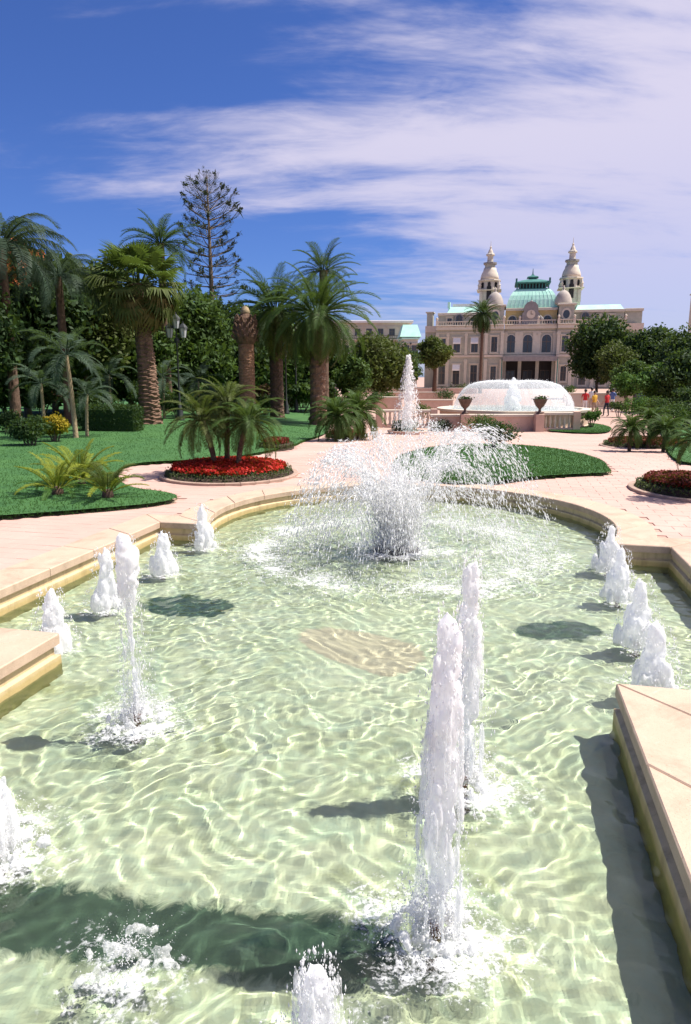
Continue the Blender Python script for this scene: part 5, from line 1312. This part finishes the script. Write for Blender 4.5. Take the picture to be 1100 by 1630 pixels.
def tall_jet(label, u, w, h, seed, head=False, wide=1.0, lean=(0, 0)):
    rs = np.random.RandomState(seed); root = empty('tall_water_jet', UW(u, w, ZW)); tag(root, label, 'water jet', 'tall jets in the pool')
    P = []; Rr = []; D = []
    lx, ly = lean
    def put(x, y, z, r): t = z / h; P.append((x + lx * t * t, y + ly * t * t, z)); Rr.append(r)
    if not head:
        for i in range(230):
            t = rs.rand() ** .75; wd = wide * (.030 + .052 * math.sin(math.pi * min(1, .12 + .95 * (1 - t))) ** .8) * (.55 if t < .22 else 1); a = rs.rand() * 6.28; q = rs.rand() ** .6 * wd
            put(q * math.cos(a), q * math.sin(a), h * (.03 + .945 * t) - q * .8, wide * (.012 + .024 * rs.rand()) * (1.15 - .5 * t))
    else:
        for i in range(70): t = rs.rand(); put(rs.normal() * .006, rs.normal() * .006, h * .9 * t, .014 + .006 * rs.rand())
        for i in range(120):
            t = .72 + .28 * rs.rand(); wd = .062 * math.sin(math.pi * min(1, (t - .68) / .36)) ** .6; a = rs.rand() * 6.28; q = rs.rand() ** .6 * wd; put(q * math.cos(a), q * math.sin(a), h * t * .985, .014 + .024 * rs.rand())
    n = len(P); froth('column', P, Rr, up_dirs(n), (1.2 if head else 1.8) + (.8 if head else 2.6) * rs.rand(n), M_FOAM, root, .0105, .006, 18, seed)
    # falling water round the column
    m = 34 if head else 60; P2 = []; R2 = []
    for i in range(m):
        t = rs.rand() * .8; a = rs.rand() * 6.28; q = (.05 + .07 * (1 - t) * wide) if not head else .03 + .05 * rs.rand()
        P2.append((q * math.cos(a) + lx * t * t, q * math.sin(a) + ly * t * t, h * t * .95)); R2.append(.007 + .010 * rs.rand())
    froth('falling_veil', P2, R2, up_dirs(m), 5 + 8 * rs.rand(m), M_VEIL, root, .009, .006, 30, seed + 1)
    m = 1800; t = rs.rand(m); a = rs.rand(m) * 6.28; q = (.04 + .10 * (1 - t) * rs.rand(m)) * (1 + .8 * rs.rand(m) ** 3)
    drops('spray', np.stack([q * np.cos(a) + lx * t * t, q * np.sin(a) + ly * t * t, h * 1.02 * t], -1), .0010 + .0030 * rs.rand(m) ** 2.5, root, up_dirs(m), 1 + 4 * rs.rand(m))
    nb = 60; P3 = []; R3 = []
    for i in range(nb): a = rs.rand() * 6.28; q = .05 + .15 * rs.rand() * wide; P3.append((q * math.cos(a), q * math.sin(a), .005 + .05 * rs.rand() * (1 - q / .3))); R3.append(.010 + .018 * rs.rand())
    froth('splash_crown', P3, R3, up_dirs(nb), .7 + .8 * rs.rand(nb), M_FOAM, root, .009, .026, 34, seed + 2)
    nozzle(root, ZF - ZW, .024, .06); splash(root, rs, .25, .22, 3600, .0008, .0042); splash(root, rs, .32, .12, 2200, .0008, .0034, .3); foam_ring(root, .13, .46, 14, .20)
TL = {'R1': 'tallest white water jet, nearest the right stone block', 'R2': 'tall jet just behind the tallest one', 'L1': 'thin jet with a mushroom head on the left', 'L2': 'low splashing jet at the left edge of the picture', 'F': 'rounded white jet cut by the bottom edge of the picture'}
for u, w, h, k in JETS_TALL:
    tall_jet(TL[k], u, w, h, {'R1': 11, 'R2': 12, 'L1': 13, 'L2': 14, 'F': 15}[k], k == 'L1', {'R1': .78, 'R2': .70, 'L1': 1, 'L2': 1.2, 'F': .62}[k], (.02, 0) if k == 'R1' else (0, 0))

# the great spray
def great_spray():
    rs = np.random.RandomState(77); root = empty('spray_fountain', UW(FC[0], FC[1], ZW)); tag(root, 'wide crown of bursting spray in the round end of the pool', 'fountain')
    G_ = 9.81; Ps = []; Rs = []; Ds = []
    ns = 46
    for s in range(ns):
        a = 2 * math.pi * s / ns + rs.normal() * .05; apex = (1.25 + .32 * rs.rand()) if s % 3 else .75 + .4 * rs.rand(); reach = (1.40 + .45 * rs.rand()) * (1 if s % 3 else .7)
        apex *= 1 + .10 * math.cos(a); reach *= 1 + .22 * math.cos(a) - .12 * abs(math.sin(a))
        vz = math.sqrt(2 * G_ * apex); T_ = 2 * vz / G_; vr = reach / T_; k = 1100
        t = rs.rand(k) ** .8 * T_; sp = .015 + .085 * (t / T_) ** 1.2
        r = .10 + vr * t + rs.normal(size=k) * sp; aa = a + rs.normal(size=k) * sp / np.maximum(.25, r); z = vz * t - .5 * G_ * t * t + rs.normal(size=k) * sp * .8
        ok = z > 0; P = np.stack([r * np.cos(aa), r * np.sin(aa), z], -1)[ok]; d = np.stack([np.full(k, vr) * np.cos(a), np.full(k, vr) * np.sin(a), vz - G_ * t], -1)[ok]
        Ps.append(P); Ds.append(d); Rs.append((.0012 + .0062 * rs.rand(k) ** 3.5)[ok])
    n = 15000; a = rs.rand(n) * 6.28; t = rs.rand(n); z = 1.3 * (1 - t ** .75) * (.6 + .4 * rs.rand(n)); r = .03 + .21 * np.abs(rs.normal(size=n)) * (.75 + .65 * z) ; Ps.append(np.stack([r * np.cos(a), r * np.sin(a), z], -1)); Ds.append(np.stack([np.cos(a) * .3, np.sin(a) * .3, np.ones(n)], -1)); Rs.append(.0018 + .007 * rs.rand(n) ** 3)
    P = np.concatenate(Ps); D = np.concatenate(Ds); Rr = np.concatenate(Rs); drops('spray', P, Rr, root, D, 1.5 + 9.0 * rs.rand(len(P)) ** 1.5)
    # rising streams
    P = []; Rr = []; D = []
    for s in range(26):
        a = 2 * math.pi * s / 26 + rs.normal() * .06; el = 1.18 + .2 * rs.rand(); L = .75 + .5 * rs.rand()
        for i in range(12):
            q = i / 11; P.append((math.cos(a) * (.1 + L * q * math.cos(el)), math.sin(a) * (.1 + L * q * math.cos(el)), L * q * math.sin(el) - .12 * q * q)); Rr.append(.020 * (1 - .6 * q) * (.7 + .5 * rs.rand())); D.append((math.cos(a) * math.cos(el), math.sin(a) * math.cos(el), math.sin(el)))
    n = len(P); froth('streams', P, Rr, D, 3.5 + 3 * rs.rand(n), mat_foam('stream_foam', .6, .3), root, .012, .012, 18, 3)
    P = []; Rr = []
    for i in range(130): a = rs.rand() * 6.28; t = rs.rand(); q = (.02 + .20 * rs.rand()) * (1.05 - .35 * t); P.append((q * math.cos(a), q * math.sin(a), .75 * t)); Rr.append((.018 + .024 * rs.rand()) * (1.1 - .6 * t))
    froth('core', P, Rr, up_dirs(130), 2 + 3 * rs.rand(130), mat_foam('core_foam', .3, .3), root, .014, .03, 20, 9)
    mb = MB(); mb.lathe([(.34, ZF - ZW), (.34, -.03), (.30, .02), (.22, .05), (.1, .07)], 24); mb.build('nozzle_ring', simple('nozzle_dark', (.06, .06, .065), .5, .3, 14, .3), root)
    splash(root, rs, .55, .3, 4000, .002, .008); foam_ring(root, .3, .9, 9, .22)
    # where the arcs fall back
    n = 9000; a = rs.rand(n) * 6.28; r = 1.75 + rs.normal(size=n) * .26; z = np.abs(rs.normal(size=n)) * .045; drops('fall_splash', np.stack([r * np.cos(a), r * np.sin(a), z], -1), .0018 + .0065 * rs.rand(n) ** 2.5, root, up_dirs(n), 1 + 1.5 * rs.rand(n))
    foam_ring(root, 1.8, 2.3, 6, .17, 'fall_foam', .010)
great_spray()
# surging foam low on the left
def surge():
    rs = np.random.RandomState(5); c = onz(205, 1530, ZW); root = empty('foam_surge', (c.x, c.y, ZW)); tag(root, 'low grey foam surging on the water at the lower left', 'foam')
    P = []; Rr = []
    for i in range(16): a = rs.rand() * 6.28; q = .2 * rs.rand() ** .7; P.append((q * math.cos(a) * 1.1, q * math.sin(a) * .8, .002 + .02 * rs.rand())); Rr.append(.006 + .014 * rs.rand())
    froth('foam_sheet', P, Rr, rs.normal(size=(16, 3)) * np.array([1, 1, .1]), 2 + 3 * rs.rand(16), M_VEIL, root, .008, .02, 28, 2)
    splash(root, rs, .24, .10, 900, .0008, .003); foam_ring(root, .06, .36, 9, .16)
surge()

# far dome fountain
def far_dome():
    root = empty('dome_fountain', (bc.x, bc.y, BZ + zt - .14)); tag(root, 'broad dome shaped veil of falling water in the far basin', 'fountain'); rs = np.random.RandomState(9)
    ztop = at(815, 606, bc.y).z - (BZ + zt - .14)
    t = NT('dome_veil'); p = t.co('Object'); s = t.n('ShaderNodeSeparateXYZ', {0: p}); an = t.math('ARCTAN2', s.outputs[1], s.outputs[0])
    cv = t.n('ShaderNodeCombineXYZ', {0: t.math('MULTIPLY', an, 34.0), 1: t.math('MULTIPLY', s.outputs[2], .8)}).outputs[0]; n1 = t.noise(2.2, 5, .7, cv); n2 = t.noise(16, 4, .6)
    d = t.n('ShaderNodeBsdfDiffuse', {'Color': (.88, .88, .92, 1)}); tl = t.n('ShaderNodeBsdfTranslucent', {'Color': (.88, .88, .93, 1)}); mx = t.n('ShaderNodeMixShader', {0: .5, 1: d.outputs[0], 2: tl.outputs[0]})
    tp = t.n('ShaderNodeBsdfTransparent'); f = t.map(t.math('ADD', t.math('MULTIPLY', n1, .65), t.math('MULTIPLY', n2, .35)), .36, .64, .93, .42)
    m = t.end(t.n('ShaderNodeMixShader', {0: f, 1: mx.outputs[0], 2: tp.outputs[0]}).outputs[0])
    prof = [(.15, .90), (.7, .99), (1.4, 1.0), (2.0, .95), (2.45, .85), (2.75, .70), (2.98, .50), (3.14, .27), (3.24, .0)]
    V = []; F = []; n = 140
    for r_, z in prof:
        for i in range(n): a = 2 * math.pi * i / n; q = r_ * (1 + .012 * rs.normal()); V.append((q * math.cos(a), q * math.sin(a), z * ztop + .015 * rs.normal()))
    for j in range(len(prof) - 1): F += ring_faces(j * n, (j + 1) * n, n)
    obj('veil', mesh_np('veil', V, F, m, True), root)
    P = []; Rr = []
    for i in range(120): tt = rs.rand(); a = rs.rand() * 6.28; q = (.16 + .38 * (1 - tt)) * rs.rand(); P.append((q * math.cos(a), q * math.sin(a), ztop * tt * .96)); Rr.append(.06 + .07 * rs.rand())
    froth('column', P, Rr, up_dirs(120), 1.3 + 1.5 * rs.rand(120), M_FOAM, root, .045, .03, 7, 4)
    n = 2600; a = rs.rand(n) * 6.28; k = rs.randint(0, len(prof) - 1, n); x = rs.rand(n); pr = np.array(prof); q = pr[k] * (1 - x)[:, None] + pr[k + 1] * x[:, None]
    drops('spray', np.stack([(q[:, 0] + rs.normal(size=n) * .05) * np.cos(a), (q[:, 0] + rs.normal(size=n) * .05) * np.sin(a), q[:, 1] * ztop + rs.normal(size=n) * .04 + .02], -1), .005 + .010 * rs.rand(n) ** 2, root, up_dirs(n), 1 + 2 * rs.rand(n))
    n = 1500; a = rs.rand(n) * 6.28; r_ = 3.3 + rs.normal(size=n) * .1; drops('splash', np.stack([r_ * np.cos(a), r_ * np.sin(a), np.abs(rs.normal(size=n)) * .08], -1), .01 + .025 * rs.rand(n) ** 2, root)
far_dome()
def far_jet():
    b = base(650, 31.5); root = empty('pyramid_jet', b); tag(root, 'tall pyramid of foaming water left of the dome fountain', 'fountain'); rs = np.random.RandomState(19)
    H_ = at(650, 566, 31.5).z - b.z; P = []; Rr = []
    for i in range(300):
        t = rs.rand() ** 1.2; wd = .05 + .30 * (1 - t) ** 1.1 * (.75 + .25 * math.sin(14 * t)); a = rs.rand() * 6.28; q = rs.rand() ** .8 * wd; P.append((q * math.cos(a), q * math.sin(a), .3 + (H_ - .3) * t)); Rr.append((.035 + .06 * rs.rand()) * (1.1 - .5 * t))
    froth('column', P, Rr, up_dirs(300), 1.2 + 1.6 * rs.rand(300), mat_foam('far_foam', .55, .5), root, .035, .05, 9, 6)
    n = 2600; t = rs.rand(n) ** 1.3; a = rs.rand(n) * 6.28; q = (.08 + .62 * (1 - t)) * (.5 + .7 * rs.rand(n)); drops('spray', np.stack([q * np.cos(a), q * np.sin(a), .3 + (H_ - .3) * t], -1), .006 + .02 * rs.rand(n) ** 2.2, root, up_dirs(n), 1 + 2.5 * rs.rand(n))
    bas2 = empty('jet_basin', b); tag(bas2, 'low round stone basin under the pyramid of water', 'basin')
    n = 40; V = []; F = []
    for r_, z in [(.9, -.05), (.9, .10), (.93, .12), (.93, .16), (.8, .16), (.78, .05)]: V += [(r_ * math.cos(2 * math.pi * i / n), r_ * math.sin(2 * math.pi * i / n), z) for i in range(n)]
    for j in range(5): F += ring_faces(j * n, (j + 1) * n, n)
    obj('rim', mesh_np('rim', V, F, S_PINK), bas2); mb = MB(); mb.lathe([(.79, .02), (.79, .10)], 40); mb.build('basin_water', MW2, bas2)
far_jet()
